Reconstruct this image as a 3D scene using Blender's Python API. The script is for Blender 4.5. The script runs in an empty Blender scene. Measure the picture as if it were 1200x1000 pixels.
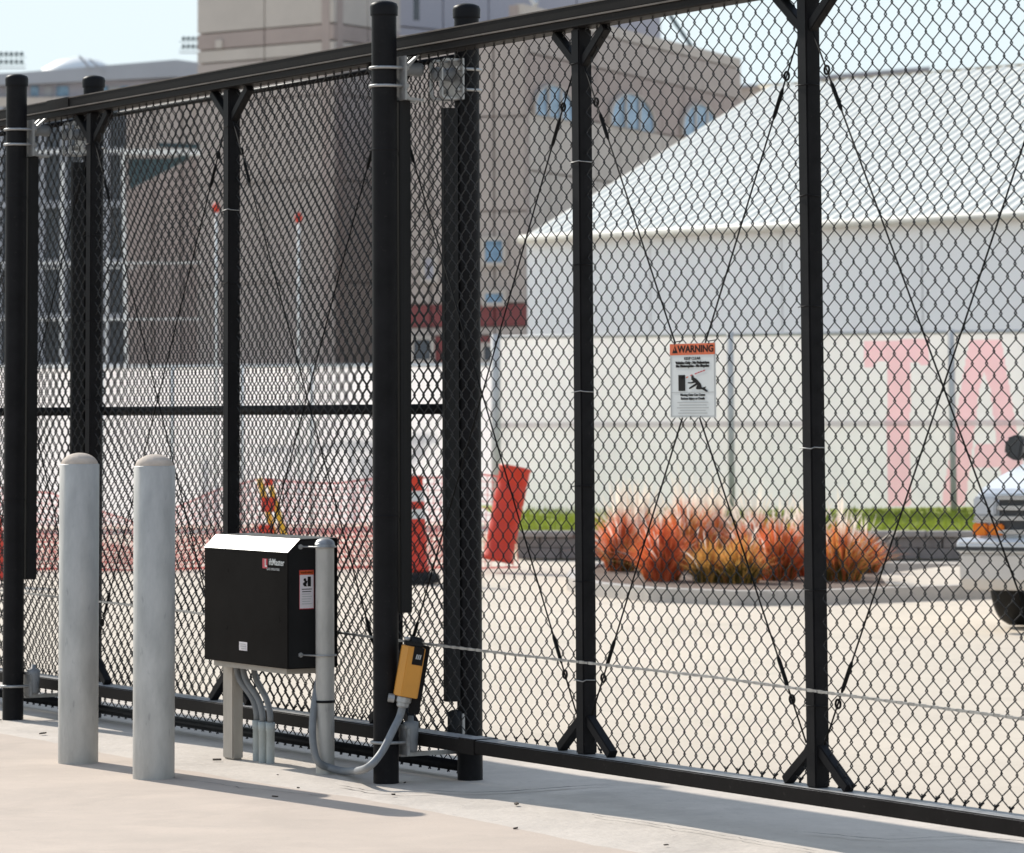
import bpy, bmesh, math, random
from mathutils import Vector, Matrix
random.seed(7)
R = math.radians
scene = bpy.context.scene
C = scene.collection

# ------------------------------------------------------------------ camera
FPX, CAMH, HY, PITCH, ROLL = 4500.0, 1.4, 480.5, 0.0942, 0.0059   # focal length in px of a 1200 px wide picture
cam_data = bpy.data.cameras.new('camera')
cam = bpy.data.objects.new('camera', cam_data); C.objects.link(cam)
cam.location = (0, 0, CAMH)
cam.rotation_mode = 'QUATERNION'
cam.rotation_quaternion = (Matrix.Rotation(R(90) + PITCH, 3, 'X') @ Matrix.Rotation(-ROLL, 3, 'Z')).to_quaternion()
cam_data.sensor_width = 36.0
cam_data.lens = FPX * 36.0 / 1200
_ppdy = FPX * math.tan(PITCH)
cam_data.shift_x = (_ppdy * math.sin(ROLL)) / 1200
cam_data.shift_y = (HY - _ppdy * math.cos(ROLL) - 500) / 1200
cam_data.clip_start, cam_data.clip_end = 0.5, 3000
cam_data.dof.use_dof = True
cam_data.dof.focus_distance = 14.2
cam_data.dof.aperture_fstop = 8.0
scene.camera = cam

# ------------------------------------------------------------------ light and exposure
SUN_DIR = Vector((-0.479, 0.664, 0.574)).normalized()           # towards the sun: ahead and to the left
SUN_EL = math.asin(SUN_DIR.z)
SUN_AZ = math.atan2(SUN_DIR.x, SUN_DIR.y)                          # clockwise from +Y
w = bpy.data.worlds.new('World'); scene.world = w; w.use_nodes = True
wn = w.node_tree.nodes; wl = w.node_tree.links
bg = wn['Background']
sky = wn.new('ShaderNodeTexSky'); sky.sky_type = 'NISHITA'; sky.sun_disc = False
sky.sun_elevation = SUN_EL; sky.sun_rotation = SUN_AZ
sky.air_density = 1.0; sky.dust_density = 0.25; sky.ozone_density = 1.0
hs = wn.new('ShaderNodeHueSaturation'); hs.inputs['Saturation'].default_value = 0.70                # a pale, hazy summer sky all round
wl.new(sky.outputs[0], hs.inputs['Color']); vm = wn.new('ShaderNodeVectorMath'); vm.operation = 'MINIMUM'; vm.inputs[1].default_value = (3.0, 3.42, 3.58)      # thin even haze: no glaring patch anywhere
wl.new(hs.outputs[0], vm.inputs[0]); wl.new(vm.outputs[0], bg.inputs[0]); bg.inputs[1].default_value = 0.15
sl = bpy.data.lights.new('sun', 'SUN'); sl.energy = 2.65; sl.angle = R(0.53); sl.color = (1.0, 0.95, 0.87)
sun = bpy.data.objects.new('sun', sl); C.objects.link(sun)
sun.rotation_mode = 'QUATERNION'; sun.rotation_quaternion = SUN_DIR.to_track_quat('Z', 'Y'); sun.location = (-10, 20, 30)
scene.view_settings.view_transform = 'Standard'; scene.view_settings.look = 'None'
scene.view_settings.gamma = 1.0; scene.view_settings.use_curve_mapping = False
scene.view_settings.exposure = 0.93
scene.render.engine = 'CYCLES'

# ------------------------------------------------------------------ measuring: where a sight line meets the ground / a depth / a wall
_f = Vector((0, math.cos(PITCH), math.sin(PITCH))); _u = Vector((0, -math.sin(PITCH), math.cos(PITCH)))
EYE = Vector((0, 0, CAMH))
def ray(px, py):
    x, y = px - 600, py - HY
    c, s = math.cos(ROLL), math.sin(ROLL)
    x, y = x * c - y * s, y * c + x * s
    return _f + Vector((1, 0, 0)) * (x / FPX) - _u * ((y + _ppdy) / FPX)
def G(px, py, z=0.0):
    r = ray(px, py); return EYE + r * ((z - CAMH) / r.z)
def U(px, py, Y):
    r = ray(px, py); return EYE + r * (Y / r.y)
def onplane(px, py, p0, nrm):
    r = ray(px, py); return EYE + r * ((p0 - EYE).dot(nrm) / r.dot(nrm))

# ------------------------------------------------------------------ materials
def mat(name, col, rough=0.6, metal=0.0, var=0.12, scale=6.0, bump=0.0, bscale=60.0, col2=None, spec=0.5, trans=0.0, stretch=None, coat=0.0, speck=0.0, speck_col=(0.1, 0.08, 0.06), speck_scale=90, dusty_light=0.0, ior=1.5, stain=0.0):
    m = bpy.data.materials.new(name); m.use_nodes = True
    nt = m.node_tree; N = nt.nodes; L = nt.links
    b = N['Principled BSDF']
    b.inputs['Roughness'].default_value = rough; b.inputs['Metallic'].default_value = metal
    b.inputs['Specular IOR Level'].default_value = spec
    b.inputs['Coat Weight'].default_value = coat; b.inputs['IOR'].default_value = ior
    tc = N.new('ShaderNodeTexCoord'); mp = N.new('ShaderNodeMapping'); L.new(tc.outputs['Object'], mp.inputs[0])
    if stretch: mp.inputs['Scale'].default_value = stretch
    n1 = N.new('ShaderNodeTexNoise'); n1.inputs['Scale'].default_value = scale; n1.inputs['Detail'].default_value = 6; n1.inputs['Roughness'].default_value = 0.62
    L.new(mp.outputs[0], n1.inputs['Vector'])
    cr = N.new('ShaderNodeValToRGB'); L.new(n1.outputs[0], cr.inputs[0])
    c2 = col2 or tuple(min(1, c * (1 + var)) for c in col)
    cr.color_ramp.elements[0].position = 0.32; cr.color_ramp.elements[1].position = 0.68
    cr.color_ramp.elements[0].color = (*[c * (1 - var) for c in col], 1); cr.color_ramp.elements[1].color = (*c2, 1)
    out = cr.outputs[0]
    if speck:
        n3 = N.new('ShaderNodeTexNoise'); n3.inputs['Scale'].default_value = speck_scale; n3.inputs['Detail'].default_value = 2; L.new(mp.outputs[0], n3.inputs['Vector'])
        mr = N.new('ShaderNodeMapRange'); mr.inputs[1].default_value = 0.66; mr.inputs[2].default_value = 0.76; mr.inputs[4].default_value = speck; L.new(n3.outputs[0], mr.inputs[0])
        mx = N.new('ShaderNodeMix'); mx.data_type = 'RGBA'; L.new(mr.outputs[0], mx.inputs[0]); L.new(out, mx.inputs[6]); mx.inputs[7].default_value = (*speck_col, 1); out = mx.outputs[2]
    if stain:                                                       # worn-in stains and scuffs with uneven borders
        n4 = N.new('ShaderNodeTexNoise'); n4.inputs['Scale'].default_value = 1.1; n4.inputs['Detail'].default_value = 11; n4.inputs['Roughness'].default_value = 0.72; n4.inputs['Distortion'].default_value = 0.6; L.new(mp.outputs[0], n4.inputs['Vector'])
        m4 = N.new('ShaderNodeMapRange'); m4.inputs[1].default_value = 0.50; m4.inputs[2].default_value = 0.66; m4.inputs[4].default_value = stain; L.new(n4.outputs[0], m4.inputs[0])
        x4 = N.new('ShaderNodeMix'); x4.data_type = 'RGBA'; L.new(m4.outputs[0], x4.inputs[0]); L.new(out, x4.inputs[6]); x4.inputs[7].default_value = (*[c * 0.62 for c in col], 1); out = x4.outputs[2]
        n5 = N.new('ShaderNodeTexNoise'); n5.inputs['Scale'].default_value = 7.0; n5.inputs['Detail'].default_value = 9; n5.inputs['Roughness'].default_value = 0.75; L.new(mp.outputs[0], n5.inputs['Vector'])
        m5 = N.new('ShaderNodeMapRange'); m5.inputs[1].default_value = 0.56; m5.inputs[2].default_value = 0.72; m5.inputs[4].default_value = stain * 1.1; L.new(n5.outputs[0], m5.inputs[0])
        x5 = N.new('ShaderNodeMix'); x5.data_type = 'RGBA'; L.new(m5.outputs[0], x5.inputs[0]); L.new(out, x5.inputs[6]); x5.inputs[7].default_value = (*[min(1, c * 1.22) for c in col], 1); out = x5.outputs[2]
    if dusty_light:                                                        # dusty tone on upward faces, standing in for their sun and sky brightness
        ge = N.new('ShaderNodeNewGeometry'); sx = N.new('ShaderNodeSeparateXYZ'); L.new(ge.outputs['Normal'], sx.inputs[0])
        dm = N.new('ShaderNodeMapRange'); dm.inputs[1].default_value = 0.6; dm.inputs[2].default_value = 0.95; dm.inputs[4].default_value = dusty_light; L.new(sx.outputs[2], dm.inputs[0])
        mu = N.new('ShaderNodeMath'); mu.operation = 'MULTIPLY'; L.new(dm.outputs[0], mu.inputs[0])
        m2 = N.new('ShaderNodeMapRange'); m2.inputs[1].default_value = .3; m2.inputs[2].default_value = .6; m2.inputs[3].default_value = .55; L.new(n1.outputs[0], m2.inputs[0]); L.new(m2.outputs[0], mu.inputs[1])
        mx2 = N.new('ShaderNodeMix'); mx2.data_type = 'RGBA'; L.new(mu.outputs[0], mx2.inputs[0]); L.new(out, mx2.inputs[6]); mx2.inputs[7].default_value = (0.40, 0.39, 0.38, 1); out = mx2.outputs[2]
    L.new(out, b.inputs['Base Color'])
    rr = N.new('ShaderNodeMapRange'); rr.inputs[3].default_value = max(0, rough - 0.08); rr.inputs[4].default_value = min(1, rough + 0.08); L.new(n1.outputs[0], rr.inputs[0]); L.new(rr.outputs[0], b.inputs['Roughness'])
    if bump:
        n2 = N.new('ShaderNodeTexNoise'); n2.inputs['Scale'].default_value = bscale; n2.inputs['Detail'].default_value = 5; L.new(mp.outputs[0], n2.inputs['Vector'])
        bp = N.new('ShaderNodeBump'); bp.inputs['Strength'].default_value = bump; bp.inputs['Distance'].default_value = 0.01; L.new(n2.outputs[0], bp.inputs['Height']); L.new(bp.outputs[0], b.inputs['Normal'])
    if trans:
        o = N['Material Output']; t = N.new('ShaderNodeBsdfTranslucent'); L.new(out, t.inputs[0])
        mix = N.new('ShaderNodeMixShader'); mix.inputs[0].default_value = trans
        L.new(b.outputs[0], mix.inputs[1]); L.new(t.outputs[0], mix.inputs[2]); L.new(mix.outputs[0], o.inputs[0])
    return m

M = {}
M['black'] = mat('black_powder_coat', (0.0115, 0.0112, 0.0122), 0.46, var=0.25, scale=9, bump=0.05, bscale=180, spec=0.08, speck=0.08, speck_col=(0.12, 0.10, 0.09), speck_scale=70)
M['rail'] = mat('dark_anodised_rail', (0.0125, 0.011, 0.0105), 0.5, var=0.22, scale=7, bump=0.04, bscale=150, spec=0.05, dusty_light=0.95, speck=0.10, speck_col=(0.15, 0.13, 0.11), speck_scale=60)
M['wire'] = mat('black_vinyl_wire', (0.016, 0.016, 0.0165), 0.5, var=0.3, scale=20, spec=0.3)
M['rod'] = mat('black_rod', (0.010, 0.010, 0.010), 0.8, var=0.2, scale=20, spec=0.08)
M['rubber'] = mat('black_rubber', (0.008, 0.008, 0.0085), 0.6, var=0.2, scale=12, spec=0.25)
M['box'] = mat('black_housing', (0.0115, 0.0105, 0.0100), 0.30, var=0.2, scale=5, spec=0.01, bump=0.02, bscale=260)
M['lid'] = mat('black_gloss_lid', (0.013, 0.0125, 0.0125), 0.38, var=0.1, scale=5, spec=1.0)
M['galv'] = mat('galvanised_steel', (0.43, 0.415, 0.385), 0.52, metal=0.18, var=0.16, scale=16, bump=0.06, bscale=70, stretch=(1, 1, 0.30), speck=0.38, speck_col=(0.20, 0.195, 0.19), speck_scale=52)
M['zinc'] = mat('zinc_hardware', (0.34, 0.34, 0.335), 0.45, metal=0.45, var=0.18, scale=30)
M['chain'] = mat('steel_drive_chain', (0.36, 0.35, 0.33), 0.45, metal=0.6, var=0.25, scale=40)
M['pvc'] = mat('grey_conduit', (0.20, 0.21, 0.22), 0.55, var=0.12, scale=14)
M['pvc_light'] = mat('light_grey_conduit', (0.36, 0.40, 0.40), 0.5, var=0.10, scale=14)
M['tan_post'] = mat('weathered_steel_post', (0.36, 0.33, 0.29), 0.55, metal=0.2, var=0.14, scale=14, stretch=(1, 1, 0.3))
M['domecap'] = mat('concrete_dome', (0.54, 0.45, 0.37), 0.85, var=0.16, scale=22, bump=0.3, bscale=90)
M['orange_box'] = mat('orange_plastic', (0.58, 0.25, 0.025), 0.42, var=0.06, scale=10)
M['white'] = mat('white_print', (0.60, 0.62, 0.61), 0.45, var=0.03, scale=12)
M['sticker'] = mat('white_sticker', (0.66, 0.62, 0.64), 0.4, var=0.03, scale=12)
M['orange'] = mat('orange_print', (0.60, 0.10, 0.02), 0.45, var=0.05, scale=12)
M['red_print'] = mat('red_print', (0.45, 0.03, 0.05), 0.45, var=0.05, scale=12)
M['ink'] = mat('black_ink', (0.012, 0.011, 0.011), 0.6, var=0.05, scale=12, spec=0.1)
M['grey_ink'] = mat('grey_ink', (0.40, 0.41, 0.41), 0.5, var=0.05, scale=12)
M['apron'] = mat('beige_concrete', (0.510, 0.415, 0.338), 0.85, stain=0.34, var=0.09, scale=2.2, bump=0.12, bscale=70, speck=0.30, speck_col=(0.30, 0.25, 0.20), speck_scale=38)
M['strip'] = mat('rough_pale_concrete', (0.57, 0.50, 0.43), 0.9, stain=0.5, var=0.10, scale=3.0, bump=0.5, bscale=30, speck=0.4, speck_col=(0.25, 0.22, 0.19), speck_scale=26)
M['lot'] = mat('parking_lot_concrete', (0.575, 0.49, 0.39), 0.85, stain=0.22, var=0.08, scale=0.35, bump=0.2, bscale=30, speck=0.25, speck_col=(0.34, 0.30, 0.26), speck_scale=9)
M['kerb'] = mat('kerb_concrete', (0.46, 0.42, 0.38), 0.85, var=0.12, scale=4, bump=0.2)
M['crack'] = mat('crack_dirt', (0.10, 0.085, 0.07), 0.95, var=0.3, scale=30)
M['dirt'] = mat('dark_debris', (0.06, 0.045, 0.035), 0.9, var=0.4, scale=40)

# ------------------------------------------------------------------ mesh helpers
class MB:
    def __init__(s): s.v, s.f, s.sm, s.mi = [], [], [], []
    def add(s, vs, fs, smooth=False, mi=0):
        o = len(s.v); s.v += [Vector(v) for v in vs]
        for q in fs: s.f.append([i + o for i in q]); s.sm.append(smooth); s.mi.append(mi)
        return s
    def box(s, c, ax, ay, az, mi=0):
        c = Vector(c); ax, ay, az = Vector(ax), Vector(ay), Vector(az)
        vs = [c + ax * i + ay * j + az * k for i in (-1, 1) for j in (-1, 1) for k in (-1, 1)]
        return s.add(vs, [(0, 1, 3, 2), (4, 6, 7, 5), (0, 4, 5, 1), (2, 3, 7, 6), (0, 2, 6, 4), (1, 5, 7, 3)], False, mi)
    def aab(s, x0, x1, y0, y1, z0, z1, mi=0):
        return s.box(((x0 + x1) / 2, (y0 + y1) / 2, (z0 + z1) / 2), ((x1 - x0) / 2, 0, 0), (0, (y1 - y0) / 2, 0), (0, 0, (z1 - z0) / 2), mi)
    def bar(s, p0, p1, w, h, up=(0, 0, 1), mi=0):
        p0, p1 = Vector(p0), Vector(p1); a = p1 - p0; d = a.normalized(); sd = d.cross(Vector(up)).normalized(); u2 = sd.cross(d)
        return s.box((p0 + p1) / 2, a / 2, sd * (w / 2), u2 * (h / 2), mi)
    def tube(s, pts, r, n=8, caps=True, smooth=True, mi=0):
        pts = [Vector(p) for p in pts]; rs = r if isinstance(r, (list, tuple)) else [r] * len(pts)
        vs, fs = [], []; prev = None
        for i, p in enumerate(pts):
            t = (pts[min(i + 1, len(pts) - 1)] - pts[max(i - 1, 0)]).normalized()
            if prev is None:
                a = t.cross(Vector((0, 0, 1)))
                if a.length < 1e-3: a = t.cross(Vector((0, 1, 0)))
                a.normalize()
            else:
                a = (prev - t * prev.dot(t)).normalized()
            prev = a; b = t.cross(a)
            for k in range(n):
                an = 2 * math.pi * k / n; vs.append(p + (a * math.cos(an) + b * math.sin(an)) * rs[i])
        for i in range(len(pts) - 1):
            for k in range(n):
                k2 = (k + 1) % n; fs.append((i * n + k, i * n + k2, (i + 1) * n + k2, (i + 1) * n + k))
        s.add(vs, fs, smooth, mi)
        if caps:
            o = len(s.v) - len(vs)
            s.f.append([o + k for k in range(n)][::-1]); s.sm.append(False); s.mi.append(mi)
            s.f.append([o + (len(pts) - 1) * n + k for k in range(n)]); s.sm.append(False); s.mi.append(mi)
        return s
    def lathe(s, c, prof, axis=(0, 0, 1), n=24, mi=0, smooth=True):
        c = Vector(c); ax = Vector(axis).normalized(); a = ax.cross(Vector((0, 1, 0)))
        if a.length < 1e-3: a = ax.cross(Vector((1, 0, 0)))
        a.normalize(); b = ax.cross(a); vs, fs = [], []
        for r, h in prof:
            for k in range(n):
                an = 2 * math.pi * k / n; vs.append(c + ax * h + (a * math.cos(an) + b * math.sin(an)) * max(r, 1e-5))
        for i in range(len(prof) - 1):
            for k in range(n):
                k2 = (k + 1) % n; fs.append((i * n + k, i * n + k2, (i + 1) * n + k2, (i + 1) * n + k))
        return s.add(vs, fs, smooth, mi)
    def prism(s, pts, ext, mi=0):
        pts = [Vector(p) for p in pts]; e = Vector(ext); n = len(pts)
        return s.add(pts + [p + e for p in pts], [tuple(range(n))[::-1], tuple(range(n, 2 * n))] + [(i, (i + 1) % n, n + (i + 1) % n, n + i) for i in range(n)], False, mi)
    def sheet(s, pts, mi=0):
        return s.add(pts, [tuple(range(len(pts)))], False, mi)

def link(name, mb, m, parent=None, loc=None, bevel=0.0, recalc=True, segs=2):
    """one mesh object; mb is in world coordinates, its origin goes to loc (or to the parent's place)"""
    o0 = Vector(loc) if loc is not None else (world_of(parent) if parent else Vector((0, 0, 0)))
    me = bpy.data.meshes.new(name); me.from_pydata([v - o0 for v in mb.v], [], mb.f)
    me.polygons.foreach_set('use_smooth', mb.sm); me.polygons.foreach_set('material_index', mb.mi)
    for x in (m if isinstance(m, (list, tuple)) else [m]): me.materials.append(x)
    if recalc or bevel:
        bm = bmesh.new(); bm.from_mesh(me)
        if recalc: bmesh.ops.recalc_face_normals(bm, faces=bm.faces[:])
        if bevel:
            ed = [e for e in bm.edges if len(e.link_faces) == 2 and e.calc_face_angle(0) > 0.6]
            bmesh.ops.bevel(bm, geom=ed, offset=bevel, segments=segs, affect='EDGES', clamp_overlap=True)
        bm.to_mesh(me); bm.free()
    ob = bpy.data.objects.new(name, me); C.objects.link(ob)
    if parent:
        ob.parent = parent; ob.location = o0 - world_of(parent)
    else: ob.location = o0
    return ob
def world_of(o):
    p = Vector((0, 0, 0))
    while o: p += o.location; o = o.parent
    return p
def tag(o, label=None, cat=None, group=None, kind=None):
    for k, v in (('label', label), ('category', cat), ('group', group), ('kind', kind)):
        if v: o[k] = v
    return o
def thing(name, loc, label, cat, group=None):
    o = bpy.data.objects.new(name, None); C.objects.link(o); o.location = loc; o.empty_display_size = 0.2
    return tag(o, label, cat, group)
def struct(name, mb, m, loc=(0, 0, 0), **k): return tag(link(name, mb, m, loc=loc, **k), kind='structure')
def dup(root, loc, label, group=None):
    def cp(o, parent):
        c = o.copy(); C.objects.link(c)
        if parent: c.parent = parent
        for ch in o.children: cp(ch, c)
        return c
    r = cp(root, None); r.location = loc; r['label'] = label
    if group: r['group'] = group
    return r
def text(name, body, size, org, right, up, m, parent, align='CENTER', bold=0.0, depth=0.0006, width=1.0):
    cu = bpy.data.curves.new(name, 'FONT'); cu.body = body; cu.size = size; cu.align_x = align; cu.align_y = 'CENTER'; cu.extrude = depth; cu.offset = bold; cu.resolution_u = 3
    tmp = bpy.data.objects.new(name, cu); C.objects.link(tmp)
    me = bpy.data.meshes.new_from_object(tmp.evaluated_get(bpy.context.evaluated_depsgraph_get()))
    bpy.data.objects.remove(tmp); bpy.data.curves.remove(cu)
    r, u = Vector(right).normalized(), Vector(up).normalized(); nn = r.cross(u); pw = world_of(parent)
    for v in me.vertices: v.co = Vector(org) + r * (v.co.x * width) + u * v.co.y + nn * v.co.z - pw
    me.materials.clear(); me.materials.append(m); me.name = name
    o = bpy.data.objects.new(name, me); C.objects.link(o); o.parent = parent
    return o

# ------------------------------------------------------------------ the gate line: t runs along it (away to the left), off towards the camera side
TH = 0.5221
DV = Vector((-math.sin(TH), math.cos(TH), 0)); NV = Vector((-math.cos(TH), -math.sin(TH), 0)); ZV = Vector((0, 0, 1))
B0 = G(551, 912)
def P(t, off, z): return B0 + DV * t + NV * off + ZV * z
def TZ(px, py, off):
    q = onplane(px, py, B0 + NV * off, NV) - B0
    return q.dot(DV), q.z
def TO(px, py):                                                     # ground spot -> (t, off)
    q = G(px, py) - B0; return q.dot(DV), q.dot(NV)
A0 = G(452.5, 916); A_t, A_off = (A0 - B0).dot(DV), (A0 - B0).dot(NV)
GOFF = A_off * 0.5                                                  # the gate slides midway between front and rear posts
GT = {k: TZ(x, 470, GOFF)[0] for k, x in ((-1, 951), (0, 684.3), (2, 269.5), (3, 108))}
GSP = (GT[3] - GT[-1]) / 4
GT0 = GT[0]
Z_BOT = (TZ(680, 879, GOFF)[1] + TZ(205, 816, GOFF)[1] + TZ(1100, 945, GOFF)[1]) / 3 
Z_TOP = (TZ(300, 76, GOFF)[1] + TZ(600, 22, GOFF)[1]) / 2

# ------------------------------------------------------------------ ground
g = MB(); g.aab(-700, 700, -60, 1200, -0.3, -0.012); struct('ground', g, M['lot'], recalc=True)
def sheet_to(name, pts, z, m, thick=0.06):
    b = MB(); b.prism([Vector((p.x, p.y, z)) for p in pts], (0, 0, -thick)); return struct(name, b, m)
EDGE = 0.74                                                        # front edge of the footing strip under the gate
rng = random.Random(3)
sl_ = [P(t, EDGE + 0.035 * math.sin(t * 1.9) + rng.uniform(-0.012, 0.012), 0) for t in [i * 0.12 - 7.0 for i in range(150)]]
sheet_to('concrete_footing', sl_ + [P(10.9, -0.55, 0), P(-7, -0.55, 0)], -0.006, M['strip'], 0.1)
ap = sl_ + [P(10.9, 6.0, 0), P(10.9, 30, 0), P(-16, 30, 0), P(-7, 6, 0)]
sheet_to('concrete_apron', ap, 0.0, M['apron'], 0.05)
def crack(name, pts, wd, z=0.0035):
    b = MB(); r_ = random.Random(len(pts) * 7 + 1); L_, R_ = [], []
    fine = []
    for a, c in zip(pts, pts[1:]):
        n = max(2, int((c - a).length / 0.05))
        for i in range(n): fine.append(a.lerp(c, i / n) + Vector((r_.uniform(-.012, .012), r_.uniform(-.012, .012), 0)))
    fine.append(pts[-1])
    for i, p in enumerate(fine):
        t = (fine[min(i + 1, len(fine) - 1)] - fine[max(i - 1, 0)]).normalized(); sd = Vector((-t.y, t.x, 0)); k = wd * r_.uniform(0.3, 1) * (0.2 if i in (0, len(fine) - 1) else 1)
        L_.append(p + sd * k + ZV * z); R_.append(p - sd * k + ZV * z)
    n = len(fine); b.add(L_ + R_, [(i, i + 1, n + i + 1, n + i) for i in range(n - 1)])
    return struct(name, b, M['crack'], recalc=False)
crack('ground_crack', [G(480, 927), G(560, 930), G(600, 928), G(640, 925), G(680, 922), G(715, 921)], 0.008)
crack('ground_crack', [G(395, 921), G(430, 927), G(470, 931), G(520, 929)], 0.006)
crack('ground_crack', [G(200, 912), G(290, 925), G(380, 934)], 0.003)
crack('ground_crack', [G(940, 976), G(1040, 985), G(1130, 981), G(1210, 988)], 0.006)
crack('ground_crack', [G(690, 955), G(820, 976), G(960, 999)], 0.0035)
db = MB(); r_ = random.Random(5)
for i in range(230):
    t = r_.uniform(-4.2, 4.5); off = r_.choice([r_.gauss(0.55, 0.22), r_.uniform(0.3, 3.2), r_.gauss(0.7, .12)])
    if off < -.4 or i % 5 or off > .95: continue
    s_ = r_.choice([.003, .0035, .004, .005, .007]); an = r_.uniform(0, 3.1); c_, si = math.cos(an), math.sin(an); el = r_.choice([1, 1, 1.5, 2.5])
    db.box(P(t, off, s_ * 0.35 + .001), Vector((c_, si, 0)) * s_ * el, Vector((-si, c_, r_.uniform(-.3, .3))) * s_ * .8, Vector((0, 0, s_ * .4)))
tag(link('leaf_debris', db, M['dirt']), kind='stuff', label='small dark twigs, pebbles and leaf scraps scattered on the concrete', cat='debris')

# ------------------------------------------------------------------ chain link fabric (real bent wires)
MESH = 0.0745
def chainlink(t0, t1, z0, z1, off, phase=0.0, r=0.0025, pz=MESH, seed=0, side=4, curl=True):
    mb = MB(); rr_ = random.Random(seed); half = MESH / 2
    i0 = math.ceil((t0 - phase) / half); i1 = math.floor((t1 - phase) / half) - 1
    nz = int((z1 - z0) / (pz / 2))
    for i in range(i0, i1 + 1):
        xa, xb = phase + i * half, phase + (i + 1) * half
        pts = []
        jx = rr_.uniform(-.0012, .0012)
        for k in range(nz + 1):
            right = (k + i) % 2 == 0
            x = (xb if right else xa) + (0.0024 if right else -0.0024); z = z0 + k * pz / 2
            sgn = 1 if right else -1
            ww = 0.0016 * math.sin(x * 3.1 + z * 2.3) + .0012 * math.sin(x * 11 + z * 7) + jx + rr_.uniform(-.0010, .0010)
            wo = 0.009 * math.sin(x * 1.7 + 1.1 * z)
            pts.append(P(x + ww, off + wo + sgn * r * 0.95, z - 0.0045)); pts.append(P(x + ww, off + wo - sgn * r * 0.95, z + 0.0045))
        if curl and pts:                                            # knuckled selvage hooked over at the foot and the head
            right = i % 2 == 0; xk = (xb if right else xa) + (-.011 if right else .011)
            pts.insert(0, P(xk, off - r, z0 + .012))
        mb.tube(pts, r, n=side, caps=False, smooth=True)
    return mb

# ------------------------------------------------------------------ the sliding gate
gate = thing('sliding_gate', P(GT0, GOFF, 0), 'tall black chain link cantilever sliding gate running the full width between the post pairs', 'gate')
T_A, T_B = -6.6, 6.9
RW = 0.098
b = MB(); b.bar(P(T_A, GOFF, Z_BOT - 0.026), P(T_B, GOFF, Z_BOT - 0.026), RW, 0.052); link('bottom_rail', b, M['rail'], gate, bevel=.004)
b = MB(); b.bar(P(-.42, GOFF, Z_BOT - 0.0265), P(-.30, GOFF, Z_BOT - 0.0265), RW + .007, 0.059); link('rail_splice', b, M['rail'], gate, bevel=.002)
tr = MB(); tr.bar(P(T_A, GOFF, Z_TOP - 0.023), P(T_B, GOFF, Z_TOP - 0.023), 0.078, 0.046); link('top_rail', tr, M['rail'], gate, bevel=.004)
M['railedge'] = mat('rail_edge_highlight', (0.115, 0.100, 0.088), 0.55, var=0.3, scale=9, spec=0.2)  # lighter tone paints the highlight lines along the top rail's edges
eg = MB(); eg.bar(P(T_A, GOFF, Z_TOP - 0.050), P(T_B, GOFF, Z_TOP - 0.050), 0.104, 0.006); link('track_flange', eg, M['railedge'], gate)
eg = MB(); eg.bar(P(T_A, GOFF, Z_TOP - 0.0015), P(T_B, GOFF, Z_TOP - 0.0015), 0.082, 0.005); link('top_highlight', eg, M['railedge'], gate)  # thin strip added to draw the bevel highlight along the upper edge
tk = MB(); tk.bar(P(T_A, GOFF, Z_TOP - 0.069), P(T_B, GOFF, Z_TOP - 0.069), 0.088, 0.029); tk.bar(P(T_A, GOFF + .048, Z_TOP - .079), P(T_B, GOFF + .048, Z_TOP - .079), 0.008, 0.006)
link('roller_track', tk, M['rail'], gate, bevel=.0015)
b = MB(); b.bar(P(3.40, GOFF, Z_TOP - 0.022), P(3.66, GOFF, Z_TOP - 0.022), 0.086, 0.050); link('rail_splice', b, M['rail'], gate, bevel=.003)
ZRT = Z_TOP - 0.085
UPW = 0.056
ups = [GT0 + k * GSP for k in range(-4, 6)]
for ti in ups:
    b = MB(); b.box(P(ti, GOFF, (ZRT + Z_BOT) / 2), DV * UPW / 2, NV * UPW / 2, ZV * (ZRT - Z_BOT) / 2); link('upright', b, M['black'], gate, bevel=.005)
    for s in (-1, 1):
        b = MB(); b.bar(P(ti + s * .02, GOFF, Z_BOT + .125), P(ti + s * .178, GOFF, Z_BOT + .008), .034, .034, NV); link('brace', b, M['black'], gate, bevel=.003)
        b = MB(); b.bar(P(ti + s * .02, GOFF, ZRT - .125), P(ti + s * .178, GOFF, ZRT - .004), .034, .034, NV); link('brace', b, M['black'], gate, bevel=.003)
    rt = random.Random(int(ti * 1000))
    z = Z_BOT + .26
    while z < ZRT - .1:
        b = MB(); b.tube([P(ti + .034, GOFF + .030, z - .002), P(ti + .02, GOFF + .0315, z), P(ti - .030, GOFF + .0315, z + rt.uniform(-.004, .006)), P(ti - .0325, GOFF + .02, z + .002), P(ti - .033, GOFF - .02, z)], .0019, 5)
        link('tie_wire', b, M['zinc'] if rt.random() < .28 else M['black'], gate)
        z += rt.uniform(.30, .46)
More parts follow.
